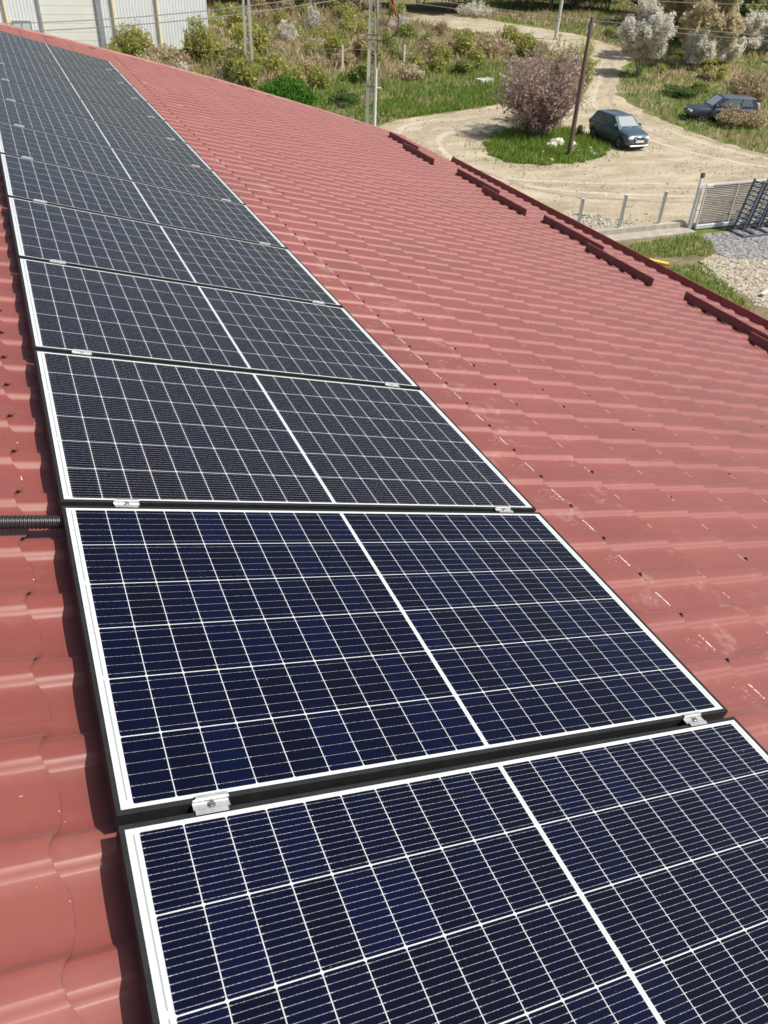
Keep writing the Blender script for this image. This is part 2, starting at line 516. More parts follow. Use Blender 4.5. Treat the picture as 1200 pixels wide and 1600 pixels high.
ordn = ['nearest', 'second', 'third', 'fourth', 'fifth', 'sixth', 'seventh', 'eighth', 'ninth', 'tenth', 'eleventh', 'twelfth', 'thirteenth']
plab = {0: 'nearest solar panel, cut off by the bottom of the photo, with closely spaced silver wires',
        1: 'second solar panel, with widely spaced wires, where the black corrugated conduit goes under',
        2: 'third solar panel from the camera, the one just behind the black conduit',
        12: 'farthest solar panel of the row, small, next to the far edge of the roof'}
base12 = make_panel(m_lamk)
for i in range(13):
    if i == 0: p = make_panel(m_lam12)
    elif i == 1: p = make_panel(m_lam6)
    elif i == 2: p = base12
    else: p = copy_tree(base12)
    p.location = roof_loc(0, (i - 1) * PITCH, -PT)
    p.rotation_euler = (0, ROOF_TILT, 0)
    set_props(p, plab.get(i, 'black framed solar panel, %s in the row counted from the camera' % ordn[i]), 'solar panel', 'solar panels in a row on the red roof')

# rails under the panels
for u0_, lab in ((0.18, 'long aluminium rail under the upslope ends of the solar panels'), (1.59, 'long aluminium rail under the downslope ends of the solar panels')):
    bm = bmesh.new(); add_box(bm, -0.02, 0.02, -1.2, 12.86, 0, 0.029, 0.002)
    o = bm_obj('mounting_rail', bm, m_alu); o.location = roof_loc(u0_, 0, -PT - 0.0295); o.rotation_euler = (0, ROOF_TILT, 0)
    set_props(o, lab, 'rail', 'rails under the solar panels')

# clamps
def make_clamp(endclamp=False):
    c = empty('panel_clamp')
    L2, th = 0.033, 0.0026
    prof = [(-0.0215, 0.0030), (-0.0125, 0.0030), (-0.0100, 0.0018), (-0.0080, -0.0040), (0.0080, -0.0040), (0.0100, 0.0018), (0.0125, 0.0030), (0.0215, 0.0030)]
    if endclamp: prof = prof[:5] + [(0.009, -0.004), (0.009, -0.036)]
    bm = bmesh.new()
    # stamped outline: wings narrower than the waist, notched near the ends
    def half(v): return L2 if abs(v) > 0.0115 else L2 + 0.004
    top, bot = [], []
    for (v, w) in prof:
        a = half(v) + (0.004 if v > 0.0115 else 0.0)
        top.append([bm.verts.new((s * half(v) + (0.0035 if v > 0.0115 else -0.0035 if v < -0.0115 else 0), v, w + th)) for s in (-1, 1)])
        bot.append([bm.verts.new((s * half(v) + (0.0035 if v > 0.0115 else -0.0035 if v < -0.0115 else 0), v, w)) for s in (-1, 1)])
    for i in range(len(prof) - 1):
        bm.faces.new((top[i][0], top[i][1], top[i + 1][1], top[i + 1][0]))
        bm.faces.new((bot[i][0], bot[i + 1][0], bot[i + 1][1], bot[i][1]))
        for s in (0, 1): bm.faces.new((top[i][s], top[i + 1][s], bot[i + 1][s], bot[i][s]))
    bm.faces.new((top[0][0], bot[0][0], bot[0][1], top[0][1])); bm.faces.new((top[-1][0], top[-1][1], bot[-1][1], bot[-1][0]))
    bm_obj('clamp_plate', bm, m_alu, c)
    bm = bmesh.new()
    add_tube(bm, [(0, 0, -0.03), (0, 0, -0.0012), (0, 0, 0.0042), (0, 0, 0.0046)], [0.004, 0.004, 0.0062, 0.0058], 16, cap=False)
    r1 = bmesh.ops.create_circle(bm, cap_ends=False, segments=6, radius=0.0032, matrix=Matrix.Translation((0, 0, 0.0046)))
    r2 = bmesh.ops.create_circle(bm, cap_ends=True, segments=6, radius=0.0032, matrix=Matrix.Translation((0, 0, 0.0012)))
    bm_obj('bolt', bm, m_bolt, c)
    bm = bmesh.new()
    add_tube(bm, [(0, 0, -0.0014), (0, 0, -0.0002)], 0.0088, 16)
    bm_obj('washer', bm, m_bolt, c)
    return c
clamp0 = make_clamp()
for i in range(12):
    for side, u_ in (('upslope', 0.18), ('downslope', 1.59)):
        c = clamp0 if (i == 0 and side == 'upslope') else copy_tree(clamp0)
        c.location = roof_loc(u_ + 0.004 * math.sin(i * 2.3 + u_), i * PITCH - 0.011, 0.0003)
        c.rotation_euler = (0, ROOF_TILT, 0)
        set_props(c, 'silver clamp bridging the seam between the %s and %s solar panels, near their %s ends' % (ordn[i], ordn[i + 1], side), 'clamp', 'silver clamps between the solar panels')
endc = make_clamp(True)
for side, u_ in (('upslope', 0.18), ('downslope', 1.59)):
    c = endc if side == 'upslope' else copy_tree(endc)
    c.location = roof_loc(u_, 11 * PITCH + PW + 0.011, 0.0003); c.rotation_euler = (0, ROOF_TILT, 0)
    set_props(c, 'silver end clamp on the far edge of the farthest solar panel, near its %s end' % side, 'clamp', 'silver clamps between the solar panels')

# corrugated conduit
m_cond = noisy_mat('black_corrugated_plastic', (0.018, 0.018, 0.018), (0.035, 0.034, 0.033), 30, 0.42)
bm = bmesh.new()
pts, rr = [], []
N = 760
for i in range(N):
    f_ = i / (N - 1)
    u = -1.7 + f_ * 2.0
    v = 1.02 - 0.012 * math.sin(f_ * 3) - 0.10 * max(0, (0.5 - f_)) ** 2
    pts.append((u, v, ROOF_W0 + 0.0225 + 0.0165 + 0.023 + 0.002 * math.sin(f_ * 9)))
    rr.append(0.0190 + 0.0014 * (1 if (i % 4) in (0, 1) else -1))
add_tube(bm, pts, rr, 18)
o = bm_obj('corrugated_conduit', bm, m_cond); o.location = (0, 0, ROOF_H); o.rotation_euler = (0, ROOF_TILT, 0)
set_props(o, 'black corrugated conduit coming in over the red roof and running under the second solar panel', 'conduit')

# snow guards
def snow_guard(v0, v1, u0_, lab):
    L = v1 - v0
    bm = bmesh.new()
    h = 0.09
    prof = [(0.055, 0.0), (0.004, 0.0), (0.0, 0.004), (-0.012, h), (-0.006, h + 0.006), (0.012, h + 0.004)]
    n = 24
    rows = [[bm.verts.new((a, L * j / n, z + 0.0012 * math.sin(j * 0.8))) for (a, z) in prof] for j in range(n + 1)]
    for r0, r1 in zip(rows, rows[1:]):
        for k in range(len(prof) - 1): bm.faces.new((r0[k], r0[k + 1], r1[k + 1], r1[k]))
    o = bm_obj('snow_guard', bm, m_maroon)
    o.modifiers.new('thickness', 'SOLIDIFY').thickness = 0.0025
    o.location = roof_loc(u0_, v0, ROOF_W0 + 0.026); o.rotation_euler = (0, ROOF_TILT, 0)
    set_props(o, lab, 'snow guard', 'dark snow guard boards above the eave')
    bm = bmesh.new()
    nb = max(2, int(L / 0.4))
    for j in range(nb):
        y = L * (j + 0.5) / nb
        add_tube(bm, [(0.035, y, 0.001), (0.035, y, 0.009)], 0.008, 8)
    bm_obj('fixing_screws', bm, m_screw, o)
sg = 'dark maroon snow guard board, '
for (v0, v1, u_, lab) in [(4.29, 5.56, 7.06, sg + 'farther one of the pair by the right photo edge'),
                          (3.00, 4.33, 6.81, sg + 'nearest of all, running out of the right photo edge'),
                          (7.14, 8.56, 7.08, sg + 'farther board of the pair opposite the bare fence posts'),
                          (5.85, 7.17, 6.81, sg + 'closer board of the pair opposite the bare fence posts'),
                          (9.80, 11.2, 7.08, sg + 'farther board of the pair below the grass island'),
                          (8.62, 9.90, 6.81, sg + 'closer board of the pair below the grass island'),
                          (12.75, 14.05, 7.10, sg + 'farthest of all, at the far gable beside the concrete pole'),
                          (11.55, 12.82, 6.81, sg + 'second farthest, overlapping the board at the far gable')]:
    snow_guard(v0, v1, u_, lab)

# ------------------------------------------------------------------ ground, road, yard
def inpoly(px, py, poly):
    px, py = np.asarray(px), np.asarray(py); c = np.zeros(px.shape, bool)
    n = len(poly)
    for i in range(n):
        (x0, y0), (x1, y1) = poly[i], poly[(i + 1) % n]
        cond = ((y0 > py) != (y1 > py)) & (px < (x1 - x0) * (py - y0) / (y1 - y0 + 1e-12) + x0)
        c ^= cond
    return c

def sample(poly, n, rng):
    P = np.array(poly); lo, hi = P.min(0), P.max(0)
    out = np.zeros((0, 2))
    while len(out) < n:
        q = lo + (hi - lo) * rng.random((n * 2, 2))
        out = np.concatenate([out, q[inpoly(q[:, 0], q[:, 1], poly)]])
    return out[:n]

def vnoise(x, y, s, seed=0):
    """smooth pseudo noise in 0..1"""
    x, y = np.asarray(x) / s, np.asarray(y) / s
    v = 0
    r = np.random.default_rng(seed)
    for k in range(5):
        a, b_, c, d = r.uniform(0.6, 1.6, 2).tolist() + r.uniform(0, 6.28, 2).tolist()
        th = r.uniform(0, 6.28)
        v = v + np.sin((x * math.cos(th) + y * math.sin(th)) * a * (1 + 0.5 * k) + c + 1.3 * np.sin(y * b_ + d)) / (1 + 0.35 * k)
    return np.clip(0.5 + 0.22 * v, 0, 1)

def refine(poly, step, jit, seed):
    """subdivide an outline and roughen it"""
    r = np.random.default_rng(seed); out = []
    n = len(poly)
    for i in range(n):
        a, b_ = np.array(poly[i]), np.array(poly[(i + 1) % n])
        m = max(1, int(np.linalg.norm(b_ - a) / step))
        for k in range(m):
            p = a + (b_ - a) * k / m
            out.append(tuple(p + r.normal(0, jit, 2)))
    return out

def ground_sheet(name, poly, z, mat, step=0.5, jit=0.10, seed=1, kind='structure', grid=1.5):
    pl = refine(poly, step, jit, seed)
    bm = bmesh.new()
    f = bm.faces.new([bm.verts.new((x, y, 0)) for x, y in pl])
    bmesh.ops.triangulate(bm, faces=[f])
    lo, hi = np.min(pl, 0), np.max(pl, 0)
    for ax in (0, 1):
        k = lo[ax] + grid
        while k < hi[ax]:
            no = (1, 0, 0) if ax == 0 else (0, 1, 0)
            bmesh.ops.bisect_plane(bm, geom=bm.verts[:] + bm.edges[:] + bm.faces[:], plane_co=(k if ax == 0 else 0, k if ax == 1 else 0, 0), plane_no=no)
            k += grid
    for v in bm.verts: v.co.z = T(v.co.x, v.co.y) + z
    for f in bm.faces:
        if f.normal.z < 0: f.normal_flip()
    me = bpy.data.meshes.new(name); bm.to_mesh(me); bm.free()
    me.materials.append(mat)
    o = bpy.data.objects.new(name, me); COL.objects.link(o)
    o['kind'] = kind
    return o

# field soil: dry straw and green in patches
m_field, nt, b = new_mat('field_ground', (0.1, 0.09, 0.04), 0.95, spec=0.1)
oc = coords(nt)
n1 = noise(nt, oc, 0.16, 6, 0.62); n2 = noise(nt, oc, 1.7, 6, 0.7); n3 = noise(nt, oc, 9, 4, 0.7)
g = ramp(nt, n2, [(0.30, (0.08, 0.115, 0.028)), (0.50, (0.125, 0.17, 0.038)), (0.70, (0.21, 0.20, 0.08))])
d = ramp(nt, n2, [(0.30, (0.20, 0.15, 0.095)), (0.52, (0.29, 0.23, 0.14)), (0.72, (0.42, 0.36, 0.24))])
c = mixc(nt, n1.smooth(0.40, 0.60), g, d)
nt.links.new(mixc(nt, n3.smooth(0.55, 0.8) * 0.4, c, (0.30, 0.27, 0.16)), b.inputs['Base Color'])
bump(nt, b, n2 + n3 * 0.3, 0.8, 0.15)

m_dirt, nt, b = new_mat('dirt_road', (0.42, 0.35, 0.25), 0.95, spec=0.1)
oc = coords(nt)
mp = nt.nodes.new('ShaderNodeMapping'); mp.inputs['Rotation'].default_value = (0, 0, rad(-38)); mp.inputs['Scale'].default_value = (0.5, 1.15, 1)
nt.links.new(oc, mp.inputs['Vector'])
n1 = noise(nt, mp.outputs[0], 0.7, 7, 0.66); n2 = noise(nt, oc, 5.0, 7, 0.75); n3 = noise(nt, oc, 0.35, 4, 0.6)
c = ramp(nt, n1, [(0.28, (0.29, 0.235, 0.16)), (0.48, (0.43, 0.36, 0.255)), (0.66, (0.54, 0.475, 0.355))])
c = mixc(nt, n2.smooth(0.50, 0.72) * 0.55, c, (0.58, 0.53, 0.43))
c = mixc(nt, n2.smooth(0.48, 0.30) * 0.45, c, (0.24, 0.19, 0.13))
c = mixc(nt, n3.smooth(0.55, 0.72) * 0.35, c, (0.24, 0.21, 0.145))
nt.links.new(c, b.inputs['Base Color'])
bump(nt, b, n1 + n2 * 0.5, 0.7, 0.12)

m_yard, nt, b = new_mat('yard_soil', (0.2, 0.17, 0.1), 0.95, spec=0.1)
oc = coords(nt)
n1 = noise(nt, oc, 0.8, 6, 0.68); n2 = noise(nt, oc, 7, 5, 0.7)
c = ramp(nt, n1, [(0.32, (0.10, 0.115, 0.04)), (0.5, (0.20, 0.16, 0.095)), (0.68, (0.34, 0.28, 0.19))])
nt.links.new(mixc(nt, n2.smooth(0.52, 0.75) * 0.5, c, (0.50, 0.45, 0.36)), b.inputs['Base Color'])
bump(nt, b, n1 + n2 * 0.4, 0.7, 0.08)

def stone_mat(name, c0, c1, c2, scale):
    m, nt, b = new_mat(name, c1, 0.9, spec=0.2)
    oc = coords(nt)
    v = nt.nodes.new('ShaderNodeTexVoronoi'); v.inputs['Scale'].default_value = scale; nt.links.new(oc, v.inputs['Vector'])
    sp = nt.nodes.new('ShaderNodeSeparateColor'); nt.links.new(v.outputs['Color'], sp.inputs[0])
    c = ramp(nt, sp.outputs[0], [(0.0, c0), (0.5, c1), (1.0, c2)])
    dd = X(nt, v.outputs['Distance'])
    nt.links.new(c, b.inputs['Base Color'])
    bump(nt, b, dd * -1.0, 1.0, 0.05)
    return m
def track(path, w, mat, seed):
    r = np.random.default_rng(seed)
    P = np.array(path, float); pts = []
    for i in range(len(P) - 1):
        for t in np.linspace(0, 1, 14, endpoint=False):
            p0, p1, p2, p3 = P[max(i - 1, 0)], P[i], P[i + 1], P[min(i + 2, len(P) - 1)]
            pts.append(0.5 * (2 * p1 + (p2 - p0) * t + (2 * p0 - 5 * p1 + 4 * p2 - p3) * t * t + (3 * p1 - p0 - 3 * p2 + p3) * t ** 3))
    pts = np.array(pts); d = np.gradient(pts, axis=0); d /= np.linalg.norm(d, axis=1)[:, None]
    nrm = np.stack([-d[:, 1], d[:, 0]], 1); n = len(pts)
    V, F = [], []
    for i in range(n):
        taper = min(1, i / 6, (n - 1 - i) / 6) * w / 2
        for s_ in (-1, 1):
            q = pts[i] + nrm[i] * s_ * taper * r.uniform(0.35, 1.25)
            V.append((q[0], q[1], T(q[0], q[1]) + 0.005 + 0.0015 * seed))
    for i in range(n - 1): F.append((2 * i, 2 * i + 1, 2 * i + 3, 2 * i + 2))
    o = mesh_obj('wheel_track', V, F, mat); o['kind'] = 'structure'
m_rut = noisy_mat('compacted_dirt', (0.33, 0.27, 0.185), (0.42, 0.355, 0.255), 1.6, 0.95, bstr=0.5, bdist=0.05)
m_rut2 = noisy_mat('loose_pale_dirt', (0.46, 0.395, 0.285), (0.56, 0.50, 0.385), 1.6, 0.95, bstr=0.5, bdist=0.05)
ta = [(45, 25.5), (38.6, 28.8), (35.2, 34), (34.9, 40), (37.2, 46), (42, 52), (45.2, 57.5), (46.2, 63), (45.0, 70)]
tb = [(44, 25.0), (34, 27.6), (26, 29.6), (21.2, 32.4), (19.9, 37), (21.6, 42.3), (26, 44.3), (31, 45.2), (36, 48.2)]
for dx, dy, path, mt, sd in ((0, 0, ta, m_rut, 1), (1.35, 0.3, ta[:4], m_rut2, 2), (-1.1, 0.4, ta, m_rut2, 3), (0, 0, tb, m_rut, 4), (0.4, -1.5, tb, m_rut2, 5), (-0.9, 0.9, tb[1:7], m_rut2, 6), (0.8, -2.6, tb[:5], m_rut, 7), (2.2, 0.2, ta[:4], m_rut, 8)):
    track([(x + dx, y + dy) for x, y in path], 0.42, mt, sd)
m_gravel = stone_mat('grey_gravel', (0.14, 0.14, 0.14), (0.27, 0.265, 0.255), (0.44, 0.43, 0.41), 12)
m_chalk = stone_mat('chalky_rubble', (0.27, 0.22, 0.15), (0.42, 0.365, 0.275), (0.60, 0.555, 0.46), 13)

# one ground sheet out to the horizon
xs = np.concatenate([[-900, -400, -200, -100, -60, -40], np.arange(-30, 110, 2.0), [120, 140, 170, 220, 320, 500, 900]])
ys = np.concatenate([[-600, -300, -120, -60, -30], np.arange(-20, 130, 2.0), [140, 160, 190, 240, 340, 520, 900]])
GX, GY = np.meshgrid(xs, ys, indexing='ij')
GZ = terr(GX, GY)
idx = np.arange(GX.size).reshape(GX.shape)
F = np.stack([idx[:-1, :-1], idx[1:, :-1], idx[1:, 1:], idx[:-1, 1:]], -1).reshape(-1, 4)
o = mesh_obj('ground', np.stack([GX, GY, GZ], -1).reshape(-1, 3), F, m_field, smooth=True); o['kind'] = 'structure'

road_left = [(8, 46.5), (13, 44.8), (19.26, 43.9), (21.3, 45.2), (24.13, 45.9), (27.1, 46.5), (28.6, 46.9), (32.7, 48.7), (38.4, 53.3), (41.6, 56.6), (42.6, 62.2), (42.6, 67), (38.5, 71.5), (37, 78)]
road_right = [(40, 80.5), (44.2, 76.5), (47.2, 70.9), (48.9, 66.7), (48.9, 60.4), (47.5, 57.6), (43.7, 53.8), (40.7, 50.3), (38.6, 47.1), (37.7, 43.5), (37.2, 39.2), (37.6, 35.8), (37.8, 32.4), (39, 28.4), (47, 24.2)]
road_poly = road_left + road_right + [(47, 23.75), (8, 23.75)]
ground_sheet('dirt_road', road_poly, 0.004, m_dirt, 0.6, 0.14, 3)
ground_sheet('yard', [(7.6, -8), (47, -8), (47, 23.0), (7.6, 23.0)], 0.004, m_yard, 2, 0.0, 4)
ground_sheet('gravel', [(24.6, 22.85), (36, 22.9), (36, 13), (27, 13.5), (25.2, 19.3), (23.6, 20.3), (23.8, 21.6)], 0.010, m_gravel, 0.35, 0.12, 5)
ground_sheet('rubble', [(22.2, 20.2), (23.3, 20.6), (25.0, 19.5), (27.4, 14), (25.5, 12.6), (22.6, 15.2), (21.5, 16.3), (21.5, 18.6)], 0.016, m_chalk, 0.3, 0.15, 6)
ground_sheet('rubble', [(17.4, 24.4), (22.6, 24.4), (22.9, 25.2), (21.6, 26.4), (19.6, 26.6), (17.6, 26.2)], 0.010, m_chalk, 0.3, 0.18, 7)
ground_sheet('footpath', [(50.1, 56.9), (51.4, 54.9), (51.1, 52.3), (51.0, 49.4), (50.2, 47.7), (49.9, 50.2), (49.9, 53.1), (49.1, 55.2)], 0.006, m_dirt, 0.5, 0.12, 8)
island_poly = [(23.53, 38.4), (25.3, 40.3), (26.85, 41.3), (29.2, 41.6), (30.7, 40.4), (30.5, 38.0), (29.8, 35.8), (28.4, 34.7), (26.4, 34.15), (24.4, 34.0), (23.0, 34.8), (22.75, 36.5)]
m_turf, nt, b = new_mat('turf_soil', (0.07, 0.10, 0.025), 0.95, spec=0.1)
n1 = noise(nt, coords(nt), 2.2, 6, 0.7)
nt.links.new(ramp(nt, n1, [(0.3, (0.035, 0.065, 0.012)), (0.5, (0.07, 0.11, 0.022)), (0.72, (0.15, 0.14, 0.06))]), b.inputs['Base Color'])
bump(nt, b, n1, 0.8, 0.1)
ground_sheet('grass_island', island_poly, 0.010, m_turf, 0.4, 0.12, 9)

# loose stones
def stones(name, poly, n, r0, r1, mat, seed, z=0.0):
    rg = np.random.default_rng(seed)
    P = sample(poly, n, rg)
    base = bmesh.new(); bmesh.ops.create_icosphere(base, subdivisions=1, radius=1)
    bv = np.array([v.co[:] for v in base.verts]); bf = np.array([[v.index for v in f.verts] for f in base.faces]); base.free()
    R = r0 + (r1 - r0) * rg.random(n) ** 3
    V = bv[None] * (1 + 0.30 * rg.normal(size=(n, len(bv), 1)).clip(-1.2, 1.2)) * R[:, None, None] * np.stack([rg.uniform(0.7, 1.3, n), rg.uniform(0.7, 1.3, n), rg.uniform(0.45, 0.8, n)], -1)[:, None]
    V[:, :, 0] += P[:, 0, None]; V[:, :, 1] += P[:, 1, None]; V[:, :, 2] += (terr(P[:, 0], P[:, 1]) + z + R * 0.2)[:, None]
    F = (bf[None] + (np.arange(n) * len(bv))[:, None, None]).reshape(-1, 3)
    o = mesh_obj(name, V.reshape(-1, 3), F, mat); o['kind'] = 'stuff'
    return o
m_stone = leaf_mat('pale_stones', [(0, (0.28, 0.235, 0.17)), (0.5, (0.42, 0.375, 0.29)), (1, (0.62, 0.58, 0.50))], 0.9, 0.0)
m_gstone = leaf_mat('grey_stones', [(0, (0.15, 0.15, 0.15)), (0.5, (0.27, 0.265, 0.26)), (1, (0.42, 0.41, 0.39))], 0.9, 0.0)
stones('rubble_stones', [(22.2, 20.2), (23.3, 20.6), (25.0, 19.5), (27.4, 14), (25.5, 12.6), (22.0, 15.2), (21.3, 16.3), (21.4, 18.6)], 3600, 0.012, 0.085, m_stone, 21)
stones('rubble_stones', [(17.3, 24.3), (22.8, 24.3), (23.0, 25.2), (21.6, 26.5), (19.6, 26.8), (17.6, 26.3)], 1700, 0.012, 0.09, m_stone, 22)
stones('gravel_stones', [(24.2, 22.8), (33, 22.8), (33, 13), (27, 13.5), (25.2, 19.3), (23.6, 20.3), (23.8, 21.6)], 7000, 0.015, 0.06, m_gstone, 23)
stones('road_stones', road_poly, 5000, 0.012, 0.07, m_stone, 24)

# ------------------------------------------------------------------ grass
m_grass = leaf_mat('green_grass', [(0, (0.118, 0.219, 0.026)), (0.45, (0.205, 0.342, 0.044)), (0.8, (0.300, 0.423, 0.080)), (1, (0.535, 0.482, 0.204))], 0.6, 0.50)
m_grass2 = leaf_mat('meadow_grass', [(0, (0.136, 0.217, 0.041)), (0.4, (0.224, 0.329, 0.068)), (0.75, (0.353, 0.385, 0.129)), (1, (0.609, 0.530, 0.306))], 0.7, 0.50)
m_straw = leaf_mat('dry_brush', [(0, (0.279, 0.210, 0.123)), (0.35, (0.427, 0.338, 0.190)), (0.7, (0.611, 0.517, 0.302)), (1, (0.860, 0.815, 0.549))], 0.8, 0.55)

def grass(name, P, h0, h1, w0, w1, mat, seed, lean=0.5, label=None):
    rg = np.random.default_rng(seed); n = len(P)
    h = rg.uniform(h0, h1, n); w = rg.uniform(w0, w1, n); a = rg.uniform(0, 2 * np.pi, n); la = rg.uniform(0, 2 * np.pi, n); ll = rg.uniform(0, lean, n) * h
    z = terr(P[:, 0], P[:, 1])
    dx, dy = np.cos(a) * w / 2, np.sin(a) * w / 2
    V = np.zeros((n, 4, 3))
    V[:, 0] = np.stack([P[:, 0] - dx, P[:, 1] - dy, z - 0.01], 1)
    V[:, 1] = np.stack([P[:, 0] + dx, P[:, 1] + dy, z - 0.01], 1)
    V[:, 2] = np.stack([P[:, 0] + dx * 0.8 + np.cos(la) * ll * 0.4, P[:, 1] + dy * 0.8 + np.sin(la) * ll * 0.4, z + h * 0.6], 1)
    V[:, 3] = np.stack([P[:, 0] + np.cos(la) * ll, P[:, 1] + np.sin(la) * ll, z + h], 1)
    F = np.arange(n * 4).reshape(n, 4)
    o = mesh_obj(name, V.reshape(-1, 3), F, mat); o['kind'] = 'stuff'
    return o

rg = np.random.default_rng(5)
grass('grass', sample(refine(island_poly, 0.4, 0.16, 9), 9000, rg), 0.08, 0.34, 0.03, 0.07, m_grass, 31)
grass('grass', sample([(23.4, 35.2), (29.5, 36.4), (29.8, 40.5), (25.2, 39.8)], 900, rg), 0.25, 0.5, 0.03, 0.06, m_grass, 37)
yg = [(14, 22.7), (20.8, 22.6), (24.3, 22.9), (24.5, 22.1), (23.5, 20.9), (22.2, 20.0), (21.5, 17.9), (19.6, 13.5), (14, 8), (11, 8), (11, 22)]
P = sample(yg, 26000, rg); P = P[(vnoise(P[:, 0], P[:, 1], 1.1, 3) > 0.28) & (vnoise(P[:, 0], P[:, 1], 2.5, 5) + (P[:, 1] - 20) * 0.05 > 0.36)]
grass('grass', P, 0.05, 0.24, 0.02, 0.05, m_grass, 32)

bank = [(2, 48.5), (12, 46), (19, 44.0), (21.3, 45.3), (24, 46.0), (28.5, 47.0), (32.6, 48.9), (38.3, 53.5), (41.4, 56.7), (42.4, 62), (42.4, 66.8), (38.2, 71.3), (36.5, 78), (34, 108), (2, 108)]
def notbuilding(P): return ~((P[:, 0] < 15.9) & (P[:, 1] > 66.8) & (P[:, 1] < 84))
P = sample(bank, 90000, rg); P = P[notbuilding(P)]
dn = P[:, 1] - 45.5 - np.clip(P[:, 0] - 24, 0, 20) * 0.55      # distance up the bank from the road
gm = vnoise(P[:, 0], P[:, 1], 2.4, 7) + np.clip((7 - dn) / 9, -0.35, 0.45)
G1 = P[gm > 0.38]; D1 = P[gm <= 0.38]
grass('grass', G1, 0.12, 0.42, 0.05, 0.11, m_grass2, 33)
grass('dry_brush', D1[:30000], 0.2, 0.85, 0.035, 0.10, m_straw, 34, 0.7)
field = [(38.8, 47), (37.9, 43.5), (37.4, 39.2), (37.8, 35.8), (38, 32.4), (39.2, 28.4), (47, 24.6), (75, 30), (95, 60), (80, 100), (45, 84), (44.6, 76.5), (47.5, 70.9), (49.2, 66.7), (49.2, 60.4), (47.8, 57.4), (44, 53.5), (41, 50)]
P = sample(field, 70000, rg)
gm = vnoise(P[:, 0], P[:, 1], 2.0, 9)
G2 = P[gm > 0.36]; D2 = P[gm <= 0.36]
grass('grass', G2, 0.10, 0.34, 0.05, 0.11, m_grass2, 35)
grass('dry_brush', D2, 0.15, 0.6, 0.04, 0.10, m_straw, 36, 0.7)
grass('grass', sample([(22.2, 38.8), (25.0, 41.2), (27, 42.2), (29.6, 42.4), (31.6, 40.8), (31.2, 37.6), (30.4, 35.2), (28.6, 34.0), (26.4, 33.4), (24, 33.3), (22.2, 34.3), (21.9, 36.6)], 1500, rg), 0.05, 0.18, 0.03, 0.06, m_grass2, 39)
P = sample(road_poly, 9000, rg); P = P[vnoise(P[:, 0], P[:, 1], 1.6, 21) > 0.70]
grass('grass', P, 0.03, 0.12, 0.03, 0.06, m_grass2, 40)
# bright verge grass along the road
vb = [(20.5, 45.1), (24, 46.0), (28.5, 47.0), (32.6, 48.9), (34.5, 50.6), (31, 52.5), (26.5, 51), (22, 49.5), (19.0, 47.0)]
P = sample(vb, 12000, rg); P = P[vnoise(P[:, 0], P[:, 1], 1.0, 12) > 0.35]
grass('grass', P, 0.10, 0.32, 0.05, 0.10, m_grass, 38)

# ------------------------------------------------------------------ trees and shrubs
m_bark = noisy_mat('grey_brown_bark', (0.20, 0.16, 0.12), (0.32, 0.26, 0.20), 12, 0.9)
m_twig_red = noisy_mat('purple_brown_twigs', (0.22, 0.15, 0.13), (0.32, 0.23, 0.20), 10, 0.85)
m_pink = leaf_mat('pink_blossom', [(0, (0.336, 0.215, 0.174)), (0.30, (0.470, 0.320, 0.274)), (0.60, (0.627, 0.466, 0.414)), (0.85, (0.806, 0.676, 0.616)), (1, (0.860, 0.850, 0.784))], 0.7, 0.62)
m_white = leaf_mat('white_blossom', [(0, (0.534, 0.491, 0.342)), (0.35, (0.831, 0.772, 0.623)), (0.7, (0.860, 0.860, 0.845)), (1, (0.860, 0.860, 0.860))], 0.7, 0.55)
m_catkin = leaf_mat('pale_catkins', [(0, (0.407, 0.344, 0.211)), (0.4, (0.594, 0.516, 0.337)), (0.75, (0.736, 0.657, 0.454)), (1, (0.860, 0.814, 0.610))], 0.8, 0.58)
m_ylw = leaf_mat('yellow_green_buds', [(0, (0.280, 0.280, 0.094)), (0.5, (0.524, 0.524, 0.205)), (1, (0.823, 0.785, 0.411))], 0.7, 0.60)
m_olive = leaf_mat('olive_leaves', [(0, (0.242, 0.264, 0.065)), (0.4, (0.400, 0.422, 0.107)), (0.8, (0.570, 0.566, 0.177)), (1, (0.801, 0.746, 0.329))], 0.65, 0.58)
m_brown = leaf_mat('brown_shrub', [(0, (0.318, 0.239, 0.153)), (0.4, (0.487, 0.378, 0.239)), (0.8, (0.665, 0.560, 0.349)), (1, (0.860, 0.838, 0.532))], 0.8, 0.55)
m_ivy = leaf_mat('bright_green_leaves', [(0, (0.040, 0.127, 0.009)), (0.5, (0.075, 0.218, 0.015)), (0.85, (0.115, 0.287, 0.025)), (1, (0.184, 0.368, 0.057))], 0.5, 0.4)
m_dkgreen = leaf_mat('dark_green_leaves', [(0, (0.074, 0.136, 0.037)), (0.5, (0.136, 0.219, 0.058)), (1, (0.250, 0.344, 0.115))], 0.6, 0.50)
m_spring = leaf_mat('spring_green_leaves', [(0, (0.164, 0.212, 0.052)), (0.5, (0.284, 0.345, 0.092)), (1, (0.498, 0.519, 0.209))], 0.6, 0.58)

def leaves_mesh(P, size, rg, elong=1.6):
    n = len(P)
    d = rg.normal(size=(n, 3)); d /= np.linalg.norm(d, axis=1)[:, None]
    e = np.cross(d, rg.normal(size=(n, 3))); e /= np.linalg.norm(e, axis=1)[:, None]
    s = size * rg.uniform(0.6, 1.4, n)[:, None]
    V = np.stack([P - d * s * elong / 2, P + e * s / 2, P + d * s * elong / 2, P - e * s / 2], 1)
    return V.reshape(-1, 3), np.arange(n * 4).reshape(n, 4)

